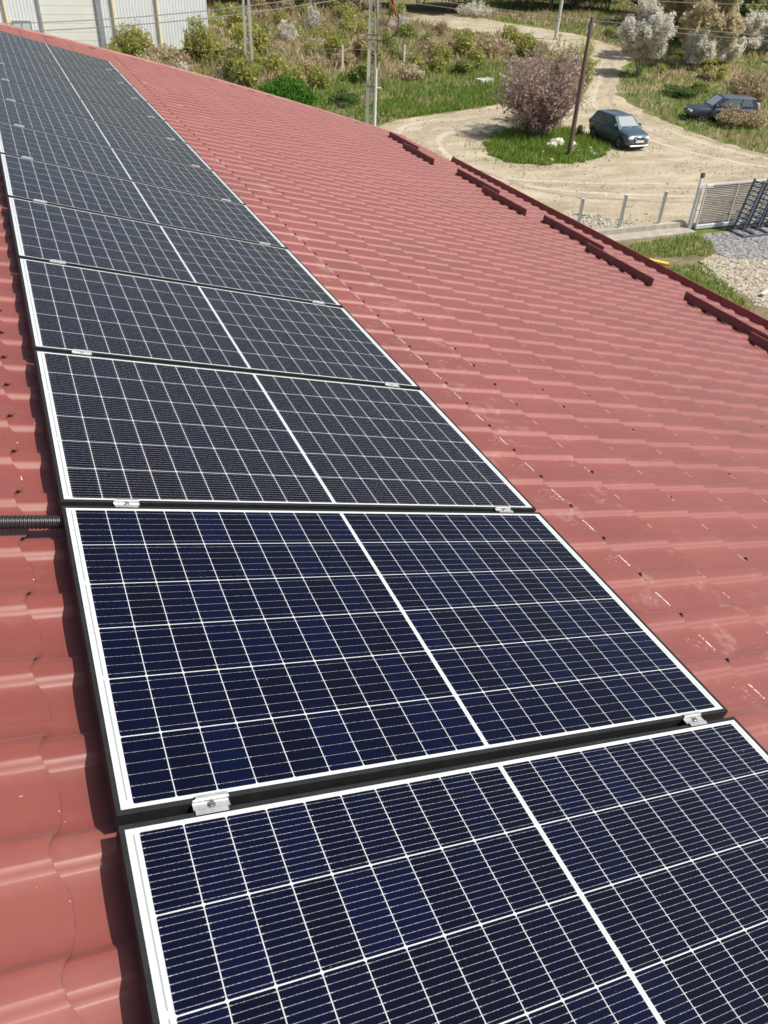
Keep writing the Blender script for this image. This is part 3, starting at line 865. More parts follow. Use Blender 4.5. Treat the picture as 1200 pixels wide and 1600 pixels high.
def branches(rg, h, spread, nstem, levels, up=0.55, r0=0.05, split=3, droop=0.0):
    """returns segments (p0,p1,r0,r1) and points along the finest twigs"""
    segs, tips = [], []
    def go(p, d, L, r, lv):
        k = 4
        for i in range(k):
            d2 = d + rg.normal(0, 0.13, 3) + np.array([0, 0, 0.05 * up - droop * (levels - lv + 1) * 0.06]); d2 /= np.linalg.norm(d2)
            q = p + d2 * L / k
            segs.append((p, q, r * (1 - 0.14 * i), r * (1 - 0.14 * (i + 1))))
            if lv <= 1: tips.extend([p + (q - p) * t for t in (0.2, 0.5, 0.8)]); tips.append(q)
            p, d = q, d2
            if lv > 0 and i >= 1:
                for _ in range(split if i == k - 1 else 1):
                    sd = d + rg.normal(0, 0.55, 3); sd[2] += 0.25 * up; sd /= np.linalg.norm(sd)
                    go(p, sd, L * rg.uniform(0.5, 0.75), r * 0.45, lv - 1)
    for s in range(nstem):
        a = 2 * math.pi * (s + rg.random() * 0.7) / nstem
        t = spread * rg.uniform(0.35, 1.0)
        d = np.array([math.cos(a) * t, math.sin(a) * t, 1.0]); d /= np.linalg.norm(d)
        go(np.array([math.cos(a) * 0.06 * nstem ** 0.5, math.sin(a) * 0.06 * nstem ** 0.5, -0.05]), d, h * rg.uniform(0.42, 0.55), r0, levels)
    return segs, np.array(tips)

def segs_mesh(segs, n=4):
    V, F = [], []
    for (p, q, a, b_) in segs:
        d = q - p; L = np.linalg.norm(d)
        if L < 1e-6: continue
        d = d / L
        s = np.cross(d, [0, 0, 1.0]); ls = np.linalg.norm(s)
        s = s / ls if ls > 1e-3 else np.array([1.0, 0, 0])
        t = np.cross(d, s); o_ = len(V)
        for (c, r) in ((p, max(a, 0.006)), (q, max(b_, 0.005))):
            for k in range(n):
                an = 2 * math.pi * k / n
                V.append(c + (s * math.cos(an) + t * math.sin(an)) * r)
        for k in range(n): F.append((o_ + k, o_ + (k + 1) % n, o_ + n + (k + 1) % n, o_ + n + k))
    return np.array(V), F

def fit(tips, segs, h, w):
    """scale a skeleton so that its crown has the wanted height and width"""
    zs = h / np.quantile(tips[:, 2], 0.985)
    rs = (w / 2) / np.quantile(np.hypot(tips[:, 0], tips[:, 1]), 0.95)
    m = np.array([rs, rs, zs])
    return tips * m, [(p * m, q * m, a, b_) for (p, q, a, b_) in segs]

def blossom_tree(name, h, w, seed, nstem, levels, leaf, per, jit, lm, bmat, up=0.6, droop=0.0, r0=0.05, minz=0.12, spread=0.6, elong=1.5):
    rg = np.random.default_rng(seed)
    segs, tips = branches(rg, h, spread, nstem, levels, up, r0, 2, droop)
    tips, segs = fit(tips, segs, h, w)
    t = empty(name)
    V, F = segs_mesh(segs); mesh_obj('trunk', V, F, bmat, t)
    P = np.repeat(tips, per, 0); P = P + rg.normal(0, jit, P.shape)
    P = P[P[:, 2] > minz * h]
    V, F = leaves_mesh(P, leaf, rg, elong); mesh_obj('crown', V, F, lm, t)
    return t

def bush(name, h, w, seed, nleaf, leaf, lm, bmat, nclump=14, stems=10, elong=1.7, hollow=0.55):
    """rounded shrub: leaf clumps over a dome with gaps, on a fan of stems"""
    rg = np.random.default_rng(seed)
    t = empty(name)
    cl = []
    for k in range(nclump):
        a = rg.uniform(0, 2 * np.pi); e = np.arcsin(rg.uniform(0.02, 1.0)); rr = rg.uniform(hollow, 0.92)
        cl.append((np.cos(a) * np.cos(e) * rr * w / 2, np.sin(a) * np.cos(e) * rr * w / 2, h * (0.12 + 0.78 * np.sin(e) * rr)))
    cl = np.array(cl)
    sizes = rg.uniform(0.14, 0.30, nclump)
    k = rg.choice(nclump, nleaf, p=sizes ** 2 / np.sum(sizes ** 2))
    d = rg.normal(size=(nleaf, 3)); d /= np.linalg.norm(d, axis=1)[:, None]
    P = cl[k] + d * (rg.random(nleaf) ** 0.5)[:, None] * sizes[k][:, None] * np.array([w, w, h * 1.0])
    P[:, 2] = np.abs(P[:, 2])
    V, F = leaves_mesh(P, leaf, rg, elong); mesh_obj('foliage', V, F, lm, t)
    segs = []
    for c in cl[:stems]:
        p = np.array([rg.normal(0, 0.06 * w), rg.normal(0, 0.06 * w), -0.05]); m = (p + c) / 2 + np.array([0, 0, 0.1 * h])
        segs += [(p, m, 0.02, 0.014), (m, c, 0.014, 0.006)]
        for _ in range(3):
            segs.append((c, c + rg.normal(0, 0.18, 3) * np.array([w, w, h]) + np.array([0, 0, 0.15 * h]), 0.007, 0.004))
    V, F = segs_mesh(segs, 3); mesh_obj('stems', V, F, bmat, t)
    return t

def twigshrub(name, h, w, seed, ntw, nleaf, leaf, lm, bmat):
    """upright fan of fine twigs carrying small leaves"""
    rg = np.random.default_rng(seed); t = empty(name); segs = []; pts = []
    for k in range(ntw):
        a = rg.uniform(0, 2 * np.pi); r = np.sqrt(rg.random()) * w / 2
        tip = np.array([np.cos(a) * r, np.sin(a) * r, h * (1 - 0.55 * (r / (w / 2)) ** 2) * rg.uniform(0.6, 1.05)])
        p = np.array([tip[0] * 0.35, tip[1] * 0.35, -0.04]); m = p * 0.5 + tip * 0.5 + rg.normal(0, 0.05, 3)
        segs += [(p, m, 0.012, 0.009), (m, tip, 0.009, 0.004)]
        tt = rg.uniform(0.25, 1.0, 9)
        for q in tt:
            pts.append((p + (m - p) * q * 2) if q < 0.5 else (m + (tip - m) * (q - 0.5) * 2))
    V, F = segs_mesh(segs, 3); mesh_obj('stems', V, F, bmat, t)
    pts = np.array(pts); P = pts[rg.integers(0, len(pts), nleaf)] + rg.normal(0, 0.07, (nleaf, 3))
    P[:, 2] = np.maximum(P[:, 2], 0.02)
    V, F = leaves_mesh(P, leaf, rg, 1.8); mesh_obj('foliage', V, F, lm, t)
    return t

def put(o, x, y, s=1.0, rz=0.0, label=None, cat=None, group=None, sz=None):
    o.location = (x, y, T(x, y)); o.scale = (s, s, sz or s); o.rotation_euler = (0, 0, rz)
    return set_props(o, label, cat, group)

def fan_tree(name, h, w, seed, nst, ntw, nleaf, leaf, lm, bmat, z0=0.10, zc=0.54):
    """many stems from one base filling an egg shaped crown, blossom along the outer twigs"""
    rg = np.random.default_rng(seed); t = empty(name); segs = []; pts = []
    R = np.array([w / 2, w / 2, h * (1 - zc)])
    Rl = np.array([w / 2, w / 2, h * (zc - z0)])
    c = np.array([0, 0, h * zc])
    stems = []
    for k in range(nst):
        d = rg.normal(size=3); d[2] = abs(d[2]) * 1.0 - 0.34; d /= np.linalg.norm(d)
        tip = c + d * (R if d[2] > 0 else Rl) * rg.uniform(0.72, 0.98)
        b0 = np.array([rg.normal(0, 0.16), rg.normal(0, 0.16), -0.05]); m1 = b0 * 0.6 + tip * 0.4 + np.array([0, 0, 0.10 * h]) * rg.uniform(-0.2, 1); 
        ln = [b0, (b0 + m1) / 2 + rg.normal(0, 0.06, 3), m1, (m1 + tip) / 2 + rg.normal(0, 0.09, 3), tip]
        rr = [0.055, 0.042, 0.030, 0.019, 0.008]
        for a in range(4): segs.append((ln[a], ln[a + 1], rr[a], rr[a + 1]))
        stems.append(ln)
    lump = rg.normal(size=(26, 3)); lump /= np.linalg.norm(lump, axis=1)[:, None]; amp = rg.uniform(-0.10, 0.14, 26)
    for k in range(ntw):
        ln = stems[rg.integers(nst)]; a = rg.integers(1, 4); f_ = rg.random(); p = ln[a] * (1 - f_) + ln[a + 1] * f_
        d = rg.normal(size=3); d[2] += 0.45; d /= np.linalg.norm(d)
        L = rg.uniform(0.45, 1.15); q = p + d * L
        rel = (q - c) / np.where(q[2] > c[2], R, Rl); n_ = np.linalg.norm(rel); lim = 1.0 + np.sum(amp * np.exp(-6 * (1 - lump @ (rel / n_))))
        if n_ > lim: q = c + (q - c) * lim / n_ * rg.uniform(0.94, 1.04)
        if q[2] < 0.05: continue
        segs.append((p, (p + q) / 2, 0.011, 0.008)); segs.append(((p + q) / 2, q, 0.008, 0.004))
        for u_ in rg.uniform(0.25, 1.04, 8): pts.append(p + (q - p) * u_)
    V, F = segs_mesh(segs, 4); mesh_obj('trunk', V, F, bmat, t)
    pts = np.array(pts); P = pts[rg.integers(0, len(pts), nleaf)] + rg.normal(0, 0.045, (nleaf, 3))
    P = P[P[:, 2] > z0 * h * 0.8]
    V, F = leaves_mesh(P, leaf, rg, 1.3); mesh_obj('crown', V, F, lm, t)
    return t
put(fan_tree('blossoming_tree', 4.8, 5.2, 3, 66, 2300, 22000, 0.074, m_pink, m_twig_red), 27.3, 39.6, label='round pink blossoming tree on the grass island beside the parked blue car', cat='tree')
put(blossom_tree('budding_shrub', 4.1, 3.0, 8, 6, 3, 0.065, 2, 0.09, m_ylw, m_bark, 0.7, 0, 0.028, 0.08, 0.55), 30.3, 41.8, label='thin yellow green budding shrub behind the pink blossoming tree', cat='shrub')
put(blossom_tree('white_blossom_tree', 4.3, 3.3, 14, 5, 3, 0.085, 8, 0.12, m_white, m_bark, 0.8, 0, 0.06, 0.28, 0.55), 44.0, 52.0, label='tall white blossoming tree at the right edge of the climbing dirt road', cat='tree')
put(blossom_tree('willow_tree', 7.2, 7.0, 22, 4, 3, 0.13, 5, 0.16, m_catkin, m_bark, 0.5, 1.0, 0.10, 0.10, 0.7, 2.2), 51.2, 55.0, label='large pale grey beige weeping tree behind the white blossoming trees', cat='tree')
put(blossom_tree('white_blossom_shrub', 2.3, 2.0, 31, 4, 2, 0.10, 10, 0.11, m_white, m_bark, 0.8, 0, 0.03, 0.2, 0.5), 49.6, 52.6, label='cream blossoming shrub under the weeping tree, the left one of two', cat='shrub')
put(blossom_tree('white_blossom_shrub', 2.0, 1.9, 33, 4, 2, 0.10, 10, 0.11, m_white, m_bark, 0.8, 0, 0.03, 0.2, 0.5), 52.6, 52.6, label='cream blossoming shrub under the weeping tree, the right one of two', cat='shrub')
put(blossom_tree('white_blossom_shrub', 2.6, 4.2, 35, 6, 2, 0.12, 11, 0.14, m_white, m_bark, 0.7, 0, 0.03, 0.15, 0.8), 59.5, 56.5, label='wide white blossoming shrub at the right edge of the photo', cat='shrub')
put(bush('bush', 1.45, 3.3, 41, 9000, 0.085, m_ivy, m_bark, 46, 8, 1.3, 0.72), 16.4, 50.9, label='bright green dome shaped bush just beyond the far roof edge', cat='bush')
put(bush('bush', 0.95, 1.9, 42, 1800, 0.08, m_dkgreen, m_bark, 12), 19.7, 49.6, label='small dark green bush left of the tall concrete pole', cat='bush')
put(bush('bush', 1.5, 1.9, 43, 2200, 0.09, m_olive, m_bark, 14), 49.0, 49.6, label='round olive yellow bush beside the sandy footpath', cat='bush')
put(twigshrub('bush', 2.0, 3.3, 44, 260, 4200, 0.08, m_brown, m_bark), 46.7, 43.6, label='round reddish brown bush behind the half hidden dark car', cat='bush')
put(bush('bush', 0.7, 2.5, 45, 2000, 0.09, m_dkgreen, m_bark, 14), 43.0, 46.2, label='low dark green bush in the grass between the road and the dark car', cat='bush')
put(bush('bush', 0.75, 1.6, 46, 1200, 0.09, m_spring, m_bark, 10), 45.2, 46.8, label='low spring green bush behind the low dark green bush', cat='bush')
put(twigshrub('dry_bush', 1.2, 2.0, 47, 200, 2200, 0.07, m_brown, m_bark), 40.6, 38.6, label='brown dry bush hiding the middle of the dark car', cat='bush', group='dry bushes in front of the dark car')
put(twigshrub('dry_bush', 1.0, 1.9, 48, 170, 1800, 0.07, m_brown, m_bark), 41.7, 38.1, label='brown dry bush hiding the rear wheel of the dark car', cat='bush', group='dry bushes in front of the dark car')
put(twigshrub('bush', 2.7, 3.4, 49, 260, 4200, 0.10, m_olive, m_bark), 9.6, 65.4, label='olive green shrub against the pale warehouse, left of the second downpipe', cat='bush')
put(twigshrub('bush', 3.2, 2.6, 50, 240, 3600, 0.10, m_olive, m_bark), 14.1, 64.3, label='tall olive green shrub at the right corner of the pale warehouse', cat='bush')
put(twigshrub('bush', 1.3, 2.4, 51, 160, 1300, 0.10, m_brown, m_bark), 11.6, 64.4, label='low brown shrub between the two olive shrubs by the warehouse', cat='bush')
for (x, y, h, w, sd, lab) in [(22.2, 68.8, 1.9, 1.7, 60, 'white blossoming shrub between the lattice pole and the tall concrete pole, nearer one'),
                              (26.1, 73.6, 2.2, 1.6, 61, 'white blossoming shrub between the lattice pole and the tall concrete pole, farther one'),
                              (11.9, 60.3, 1.0, 1.3, 62, 'small white blossoming shrub at the foot of the warehouse shrubs'),
                              (33.5, 72.0, 1.5, 2.0, 63, 'white blossoming shrub right of the tall concrete pole behind its cable loop'),
                              (44.4, 78.4, 1.2, 4.0, 64, 'white blossoming shrub row at the top bend of the dirt road'),
                              (14.6, 57.6, 1.0, 1.6, 65, 'small white blossoming shrub left of the lattice pole')]:
    put(twigshrub('white_blossom_shrub', h * 1.15, w * 1.1, sd, 75, int(420 * w), 0.10, m_white, m_bark), x, y, label=lab, cat='shrub')

# background shrubs of four kinds, each copied
protos = [(bush('shrub', 1.7, 2.2, 70, 1500, 0.13, m_olive, m_bark, 12), 'olive green shrub on the overgrown bank behind the roof'),
          (twigshrub('shrub', 1.6, 1.8, 71, 130, 1200, 0.12, m_brown, m_bark), 'brown twiggy shrub on the overgrown bank behind the roof'),
          (bush('shrub', 1.3, 1.8, 72, 1200, 0.12, m_spring, m_bark, 10), 'light green shrub on the overgrown bank behind the roof'),
          (twigshrub('shrub', 1.9, 1.7, 73, 120, 1100, 0.12, m_olive, m_bark), 'thin upright olive shrub on the overgrown bank behind the roof'),
          (twigshrub('shrub', 1.0, 2.0, 74, 130, 900, 0.12, m_catkin, m_bark), 'pale straw coloured shrub on the overgrown bank behind the roof')]
used = [False] * len(protos)
def scatter(k, x, y, s, rz, sz=None, lab=None, grp=None):
    pr, lb = protos[k]
    o = pr if not used[k] else copy_tree(pr)
    used[k] = True
    put(o, x, y, s, rz, lab or lb, 'shrub', grp or 'shrubs on the overgrown bank', sz)
rg = np.random.default_rng(77)
pts = []
cand = sample([(3, 52), (12, 52), (20, 52.5), (26, 54), (32, 55), (37, 57), (40, 60), (41, 66), (36.5, 71), (35, 84), (3, 84)], 2000, rg)
cand = cand[notbuilding(cand + [0, 1.0]) & notbuilding(cand)]
for q in cand:
    if len(pts) >= 115: break
    if min([9] + [math.hypot(*(q - p)) for p in pts]) > 1.5 + rg.random() * 0.8 and math.hypot(q[0] - 16.4, q[1] - 50.9) > 2.6: pts.append(q)
for q in pts:
    k = int(rg.choice(5, p=[0.06, 0.22, 0.14, 0.40, 0.18])); s = rg.uniform(0.6, 1.25)
    scatter(k, q[0], q[1], s, rg.uniform(0, 6.28), s * rg.uniform(0.7, 1.1))
fl = ['olive shrub in the rough field right of the dirt road', 'brown twiggy shrub in the rough field right of the dirt road', 'light green shrub in the rough field right of the dirt road', 'thin olive shrub in the rough field right of the dirt road', 'pale straw shrub in the rough field right of the dirt road']
cand = sample([(46.5, 47.5), (44, 49.5), (49.5, 58), (50.5, 66), (56, 72), (80, 66), (70, 44), (52, 40)], 600, rg)
pts = []
for q in cand:
    if len(pts) >= 46: break
    if min([9] + [math.hypot(*(q - p)) for p in pts]) > 1.8: pts.append(q)
for q in pts:
    k = int(rg.choice(5, p=[0.15, 0.3, 0.25, 0.15, 0.15])); s = rg.uniform(0.35, 0.8)
    scatter(k, q[0], q[1], s, rg.uniform(0, 6.28), s * rg.uniform(0.7, 1.0), fl[k], 'shrubs in the rough field')
# far trees that close the view at the top
tp = [(blossom_tree('tree', 5.5, 4.8, 80, 4, 3, 0.22, 4, 0.22, m_spring, m_bark, 0.7, 0, 0.08, 0.12, 0.6), 'spring green tree in the far thicket at the top'),
      (blossom_tree('tree', 5.0, 5.0, 81, 4, 3, 0.24, 5, 0.26, m_dkgreen, m_bark, 0.7, 0, 0.08, 0.05, 0.6), 'dark green tree in the far thicket at the top'),
      (blossom_tree('tree', 5.5, 4.6, 82, 4, 3, 0.18, 3, 0.22, m_brown, m_bark, 0.7, 0, 0.08, 0.12, 0.6), 'leafless brown tree in the far thicket at the top'),
      (blossom_tree('tree', 5.0, 4.2, 83, 4, 3, 0.18, 3, 0.20, m_catkin, m_bark, 0.6, 0.3, 0.08, 0.12, 0.6), 'pale beige tree in the far thicket at the top')]
usedt = [False] * 4
rg = np.random.default_rng(90)
lines = [((18, 88), (46, 82), 16, [0.35, 0.2, 0.35, 0.1]), ((46, 84), (62, 76), 11, [0.4, 0.4, 0.1, 0.1]), ((58, 70), (92, 62), 14, [0.15, 0.45, 0.15, 0.25]),
         ((16, 98), (60, 92), 17, [0.3, 0.25, 0.3, 0.15]), ((60, 86), (110, 70), 15, [0.25, 0.45, 0.15, 0.15]), ((55, 62), (68, 61), 6, [0.1, 0.2, 0.2, 0.5])]
for (a, b_, n, pr) in lines:
    for i in range(n):
        f_ = (i + rg.uniform(-0.3, 0.3)) / max(1, n - 1)
        x = a[0] + (b_[0] - a[0]) * f_ + rg.normal(0, 1.0); y = a[1] + (b_[1] - a[1]) * f_ + rg.normal(0, 1.2)
        k = int(rg.choice(4, p=pr)); s = rg.uniform(0.65, 1.1)
        o = tp[k][0] if not usedt[k] else copy_tree(tp[k][0]); usedt[k] = True
        put(o, x, y, s, rg.uniform(0, 6.28), tp[k][1], 'tree', 'trees in the far thicket', s * rg.uniform(0.8, 1.1))

# ------------------------------------------------------------------ warehouse beyond the roof
m_sheet, nt, b = new_mat('pale_corrugated_sheet', (0.50, 0.53, 0.56), 0.5)
oc = coords(nt)
sp = nt.nodes.new('ShaderNodeSeparateXYZ'); nt.links.new(oc, sp.inputs[0])
f = noise(nt, oc, 1.2, 5, 0.6)
nt.links.new(ramp(nt, f, [(0.35, (0.72, 0.75, 0.77)), (0.65, (0.79, 0.81, 0.82))]), b.inputs['Base Color'])
m_door = noisy_mat('cream_sectional_door', (0.80, 0.80, 0.74), (0.84, 0.84, 0.79), 0.8, 0.55)
m_greytrim = noisy_mat('grey_door_frame', (0.27, 0.29, 0.31), (0.34, 0.36, 0.38), 2, 0.5)
m_yellow = noisy_mat('ochre_downpipe', (0.66, 0.54, 0.28), (0.74, 0.62, 0.36), 3, 0.5)
m_glass = new_mat('window_glass', (0.55, 0.62, 0.66), 0.08, spec=0.6)[0]
m_white = noisy_mat('white_paint', (0.72, 0.72, 0.70), (0.80, 0.80, 0.78), 4, 0.5)
m_conc = noisy_mat('weathered_concrete', (0.50, 0.485, 0.44), (0.66, 0.64, 0.585), 5, 0.9, bstr=0.3)
m_roofgrey = noisy_mat('grey_sheet_roof', (0.35, 0.36, 0.38), (0.42, 0.43, 0.45), 2, 0.5)

FY = 67.5
zb = 0.80
wh = empty('warehouse', (8.0, FY, zb), label='pale grey corrugated warehouse with a large cream door beyond the far roof edge', cat='building')
# corrugated front wall with the door opening left free
def corr(bm, x0, x1, z0, z1, y=0.0, pitch=0.22, depth=0.012):
    n = max(2, int((x1 - x0) / pitch * 4)); V0 = []
    for i in range(n + 1):
        x = x0 + (x1 - x0) * i / n
        yy = y - depth * (1 if (i % 4) in (0, 1) else 0)
        V0.append((bm.verts.new((x, yy, z0)), bm.verts.new((x, yy, z1))))
    for a, c in zip(V0, V0[1:]): bm.faces.new((a[0], c[0], c[1], a[1]))
bm = bmesh.new()
H = 6.0
corr(bm, -13, -4.1, -0.6, H); corr(bm, 0.05, 7.6, 0.0, H); corr(bm, -4.1, 0.05, 4.6, H)
bx = [bm.verts.new(p) for p in ((-13, 0, -0.6), (-13, 14, -0.6), (-13, 14, H), (-13, 0, H))]; bm.faces.new(bx)
bx = [bm.verts.new(p) for p in ((7.6, 0, -0.6), (7.6, 14, -0.6), (7.6, 14, H), (7.6, 0, H))]; bm.faces.new(bx)
bx = [bm.verts.new(p) for p in ((-13, 14, -0.6), (7.6, 14, -0.6), (7.6, 14, H), (-13, 14, H))]; bm.faces.new(bx)
bm_obj('wall', bm, m_sheet, wh)
bm = bmesh.new(); add_box(bm, 0.05, 7.64, -0.05, 0.0, -0.6, 0.0); add_box(bm, -13, -4.1, -0.05, 0.0, -0.9, -0.6); bm_obj('plinth', bm, m_conc, wh)
bm = bmesh.new(); add_box(bm, -13.3, 7.9, -0.35, 14.3, H, H + 0.22); bm_obj('roof', bm, m_roofgrey, wh)
bm = bmesh.new()
for i in range(9): add_box(bm, -4.05, -0.35, 0.03, 0.07, -0.2 + i * 0.53, -0.2 + i * 0.53 + 0.515, 0.008)
bm_obj('sectional_door', bm, m_door, wh)
bm = bmesh.new(); add_box(bm, -0.345, 0.05, -0.10, 0.06, -0.2, 4.6, 0.01); add_box(bm, -4.25, -4.055, -0.10, 0.06, -0.2, 4.6, 0.01); add_box(bm, -4.055, -0.345, -0.08, 0.06, 4.56, 4.7, 0.01); bm_obj('door_frame', bm, m_greytrim, wh)
for x in (-6.35, 0.80, 3.93):
    bm = bmesh.new(); add_tube(bm, [(x, -0.12, -0.3), (x, -0.12, H)], 0.068, 10)
    for z in (1.2, 3.4): add_box(bm, x - 0.12, x + 0.12, -0.14, -0.03, z, z + 0.05)
    bm_obj('downpipe', bm, m_yellow, wh)
w_ = bmesh.new()
for (a0, a1, z0, z1) in ((-6.05, -4.80, 2.02, 2.09), (-6.05, -4.80, 0.9, 0.97), (-6.05, -5.98, 0.97, 2.02), (-4.87, -4.80, 0.97, 2.02), (-5.46, -5.40, 0.97, 2.02)): add_box(w_, a0, a1, -0.08, -0.02, z0, z1)
wf = bm_obj('window', w_, m_greytrim, wh)
w_ = bmesh.new(); add_box(w_, -5.98, -4.87, -0.055, -0.045, 0.97, 2.02); bm_obj('pane', w_, m_glass, wf)

# small far house
fh = empty('house', (72.6, 78.0, T(72.6, 78.0) + 1.2), (0, 0, 0.35), 'small pale pink walled house far away at the top right corner', 'building')
bm = bmesh.new(); add_box(bm, -4, 4, -3, 3, -1.5, 3.0); bm_obj('wall', bm, noisy_mat('pale_pink_render', (0.66, 0.54, 0.49), (0.72, 0.62, 0.57), 1, 0.9), fh)
bm = bmesh.new()
v = [bm.verts.new(p) for p in ((-4.4, -3.4, 2.95), (4.4, -3.4, 2.95), (4.4, 3.4, 2.95), (-4.4, 3.4, 2.95), (-4.4, 0, 4.8), (4.4, 0, 4.8))]
for q in ((0, 1, 5, 4), (2, 3, 4, 5), (0, 4, 3), (1, 2, 5), (3, 2, 1, 0)): bm.faces.new([v[i] for i in q])
bm_obj('roof', bm, noisy_mat('brown_tiles', (0.20, 0.10, 0.07), (0.28, 0.15, 0.10), 3, 0.8), fh)
for x in (-2.2, 0.6):
    bm = bmesh.new(); add_box(bm, x, x + 1.1, -3.03, -2.98, 0.9, 2.1, 0.01); bm_obj('window', bm, m_glass, fh)

# ------------------------------------------------------------------ poles, cables and wires
m_iron = noisy_mat('dull_iron', (0.10, 0.10, 0.10), (0.17, 0.165, 0.16), 8, 0.55, 0.6)
m_cable = noisy_mat('black_cable', (0.02, 0.02, 0.02), (0.035, 0.033, 0.03), 20, 0.5)
m_redcable = noisy_mat('orange_red_cable', (0.38, 0.11, 0.06), (0.50, 0.17, 0.10), 12, 0.5)
m_wire = noisy_mat('aluminium_wire', (0.24, 0.24, 0.22), (0.32, 0.32, 0.30), 20, 0.6, 0.0)
m_porc = noisy_mat('brown_porcelain', (0.20, 0.09, 0.05), (0.27, 0.13, 0.08), 10, 0.25)
YAW = math.atan2(-right.y, right.x)       # facing of the roadside poles
def vierendeel(name, x, y, h, w0, w1, d0, rung, mat, label, rz):
    """concrete pole of two tapering legs joined by rungs"""
    p = empty(name, (x, y, T(x, y)), (0, 0, rz), label, 'pole')
    bm = bmesh.new()
    lw0, lw1 = w0 * 0.30, w1 * 0.33
    for s in (-1, 1):
        V = []
        for (z, w, lw, dd) in ((-0.3, w0, lw0, d0), (h, w1, lw1, d0 * 0.75)):
            a, b_ = s * w / 2, s * (w / 2 - lw)
            V.append([bm.verts.new(c) for c in ((a, -dd / 2, z), (b_, -dd / 2, z), (b_, dd / 2, z), (a, dd / 2, z))])
        for k in range(4): bm.faces.new((V[0][k], V[0][(k + 1) % 4], V[1][(k + 1) % 4], V[1][k]))
        bm.faces.new(V[1]); bm.faces.new(V[0])
    z = 0.25
    while z < h - 0.15:
        w = w0 + (w1 - w0) * z / h; lw = lw0 + (lw1 - lw0) * z / h
        add_box(bm, -w / 2 + lw - 0.001, w / 2 - lw + 0.001, -d0 * 0.33, d0 * 0.33, z, z + 0.16)
        z += rung
    add_box(bm, -w1 / 2 + lw1, w1 / 2 - lw1, -d0 * 0.36, d0 * 0.36, h - 0.5, h - 0.01)
    bm_obj('shaft', bm, mat, p)
    return p
def crossarm(p, z, L, n):
    bm = bmesh.new(); add_box(bm, -L / 2, L / 2, -0.06, 0.06, z, z + 0.1, 0.006)
    ca = bm_obj('crossarm', bm, m_iron, p)
    for k in range(n):
        x = -L / 2 + 0.1 + (L - 0.2) * k / (n - 1)
        bm = bmesh.new(); add_tube(bm, [(x, 0, z + 0.1), (x, 0, z + 0.17), (x, 0, z + 0.19), (x, 0, z + 0.25), (x, 0, z + 0.27)], [0.015, 0.02, 0.055, 0.055, 0.03], 10)
        bm_obj('insulator', bm, m_porc, ca)
MP = (17.6, 40.4)
mp_ = vierendeel('concrete_pole', MP[0], MP[1], 9.6, 0.60, 0.40, 0.34, 1.02, m_conc, 'tall two legged concrete pole with a white pipe, just beyond the roof edge', -YAW)
crossarm(mp_, 8.9, 1.8, 4)
bm = bmesh.new(); add_tube(bm, [(0.215, -0.235, -0.2), (0.205, -0.235, 3.55)], 0.06, 10); wp = bm_obj('pipe', bm, m_white, mp_)
bm = bmesh.new(); add_box(bm, 0.20, 0.50, -0.27, -0.22, 2.66, 2.72, 0.005); bm_obj('bracket', bm, m_white, mp_)
bm = bmesh.new(); add_tube(bm, [(0.26, -0.20, 3.4), (0.22, -0.20, 4.2), (0.20, -0.21, 4.9), (0.17, -0.2, 5.5), (0.10, -0.19, 6.4), (0.05, -0.19, 8.6)], 0.022, 8); bm_obj('riser_cable', bm, m_cable, mp_)
bm = bmesh.new(); add_tube(bm, [(0.42, -0.15, 0.0), (0.42, -0.15, 4.5), (0.3, -0.15, 8.8)], 0.009, 6); bm_obj('earth_wire', bm, m_wire, mp_)
for z in (4.75, 4.95, 2.7): 
    bm = bmesh.new(); add_box(bm, -0.285, 0.285, -0.215, -0.185, z, z + 0.04); bm_obj('strap', bm, m_iron, mp_)

def spline(pts, n=40):
    pts = [np.array(p, float) for p in pts]; P = [2 * pts[0] - pts[1]] + pts + [2 * pts[-1] - pts[-2]]; out = []
    seg = len(pts) - 1
    for i in range(seg):
        p0, p1, p2, p3 = P[i:i + 4]
        for k in range(n // seg):
            t = k / (n // seg)
            out.append(0.5 * (2 * p1 + (p2 - p0) * t + (2 * p0 - 5 * p1 + 4 * p2 - p3) * t * t + (3 * p1 - p0 - 3 * p2 + p3) * t ** 3))
    out.append(pts[-1]); return out
def loop_cable(name, pts, r, mat, label):
    bm = bmesh.new(); add_tube(bm, [tuple(p) for p in spline(pts)], r, 8)
    o = bm_obj(name, bm, mat, None, True); o.location = mp_.location; o.rotation_euler = mp_.rotation_euler
    set_props(o, label, 'cable', 'cables hanging at the concrete pole'); return o
loop_cable('cable_loop', [(0.20, -0.2, 4.72), (0.62, -0.22, 4.78), (1.05, -0.24, 5.05), (1.22, -0.22, 5.45), (1.15, -0.2, 5.9), (0.85, -0.15, 6.4), (0.4, -0.1, 7.2), (0.2, -0.1, 8.9)], 0.028, m_cable, 'black cable swinging out from the concrete pole in a wide loop, lowest')
loop_cable('cable_loop', [(1.16, -0.23, 5.15), (1.12, -0.22, 5.8), (0.98, -0.2, 6.2), (0.88, -0.18, 6.6), (0.5, -0.1, 7.6), (0.3, -0.1, 8.9)], 0.033, m_redcable, 'orange red cable hanging from the top of the concrete pole, right one')
loop_cable('cable_loop', [(0.98, -0.2, 6.05), (0.82, -0.2, 6.3), (0.72, -0.2, 6.6), (0.4, -0.1, 7.8), (0.1, -0.1, 8.9)], 0.028, m_redcable, 'orange red cable hanging from the top of the concrete pole, left one')
loop_cable('cable_loop', [(0.60, -0.2, 5.4), (0.78, -0.2, 5.8), (0.80, -0.2, 6.4), (0.5, -0.1, 7.6), (0.0, -0.1, 8.9)], 0.016, m_cable, 'thin dark cable hanging inside the wide loop at the concrete pole')

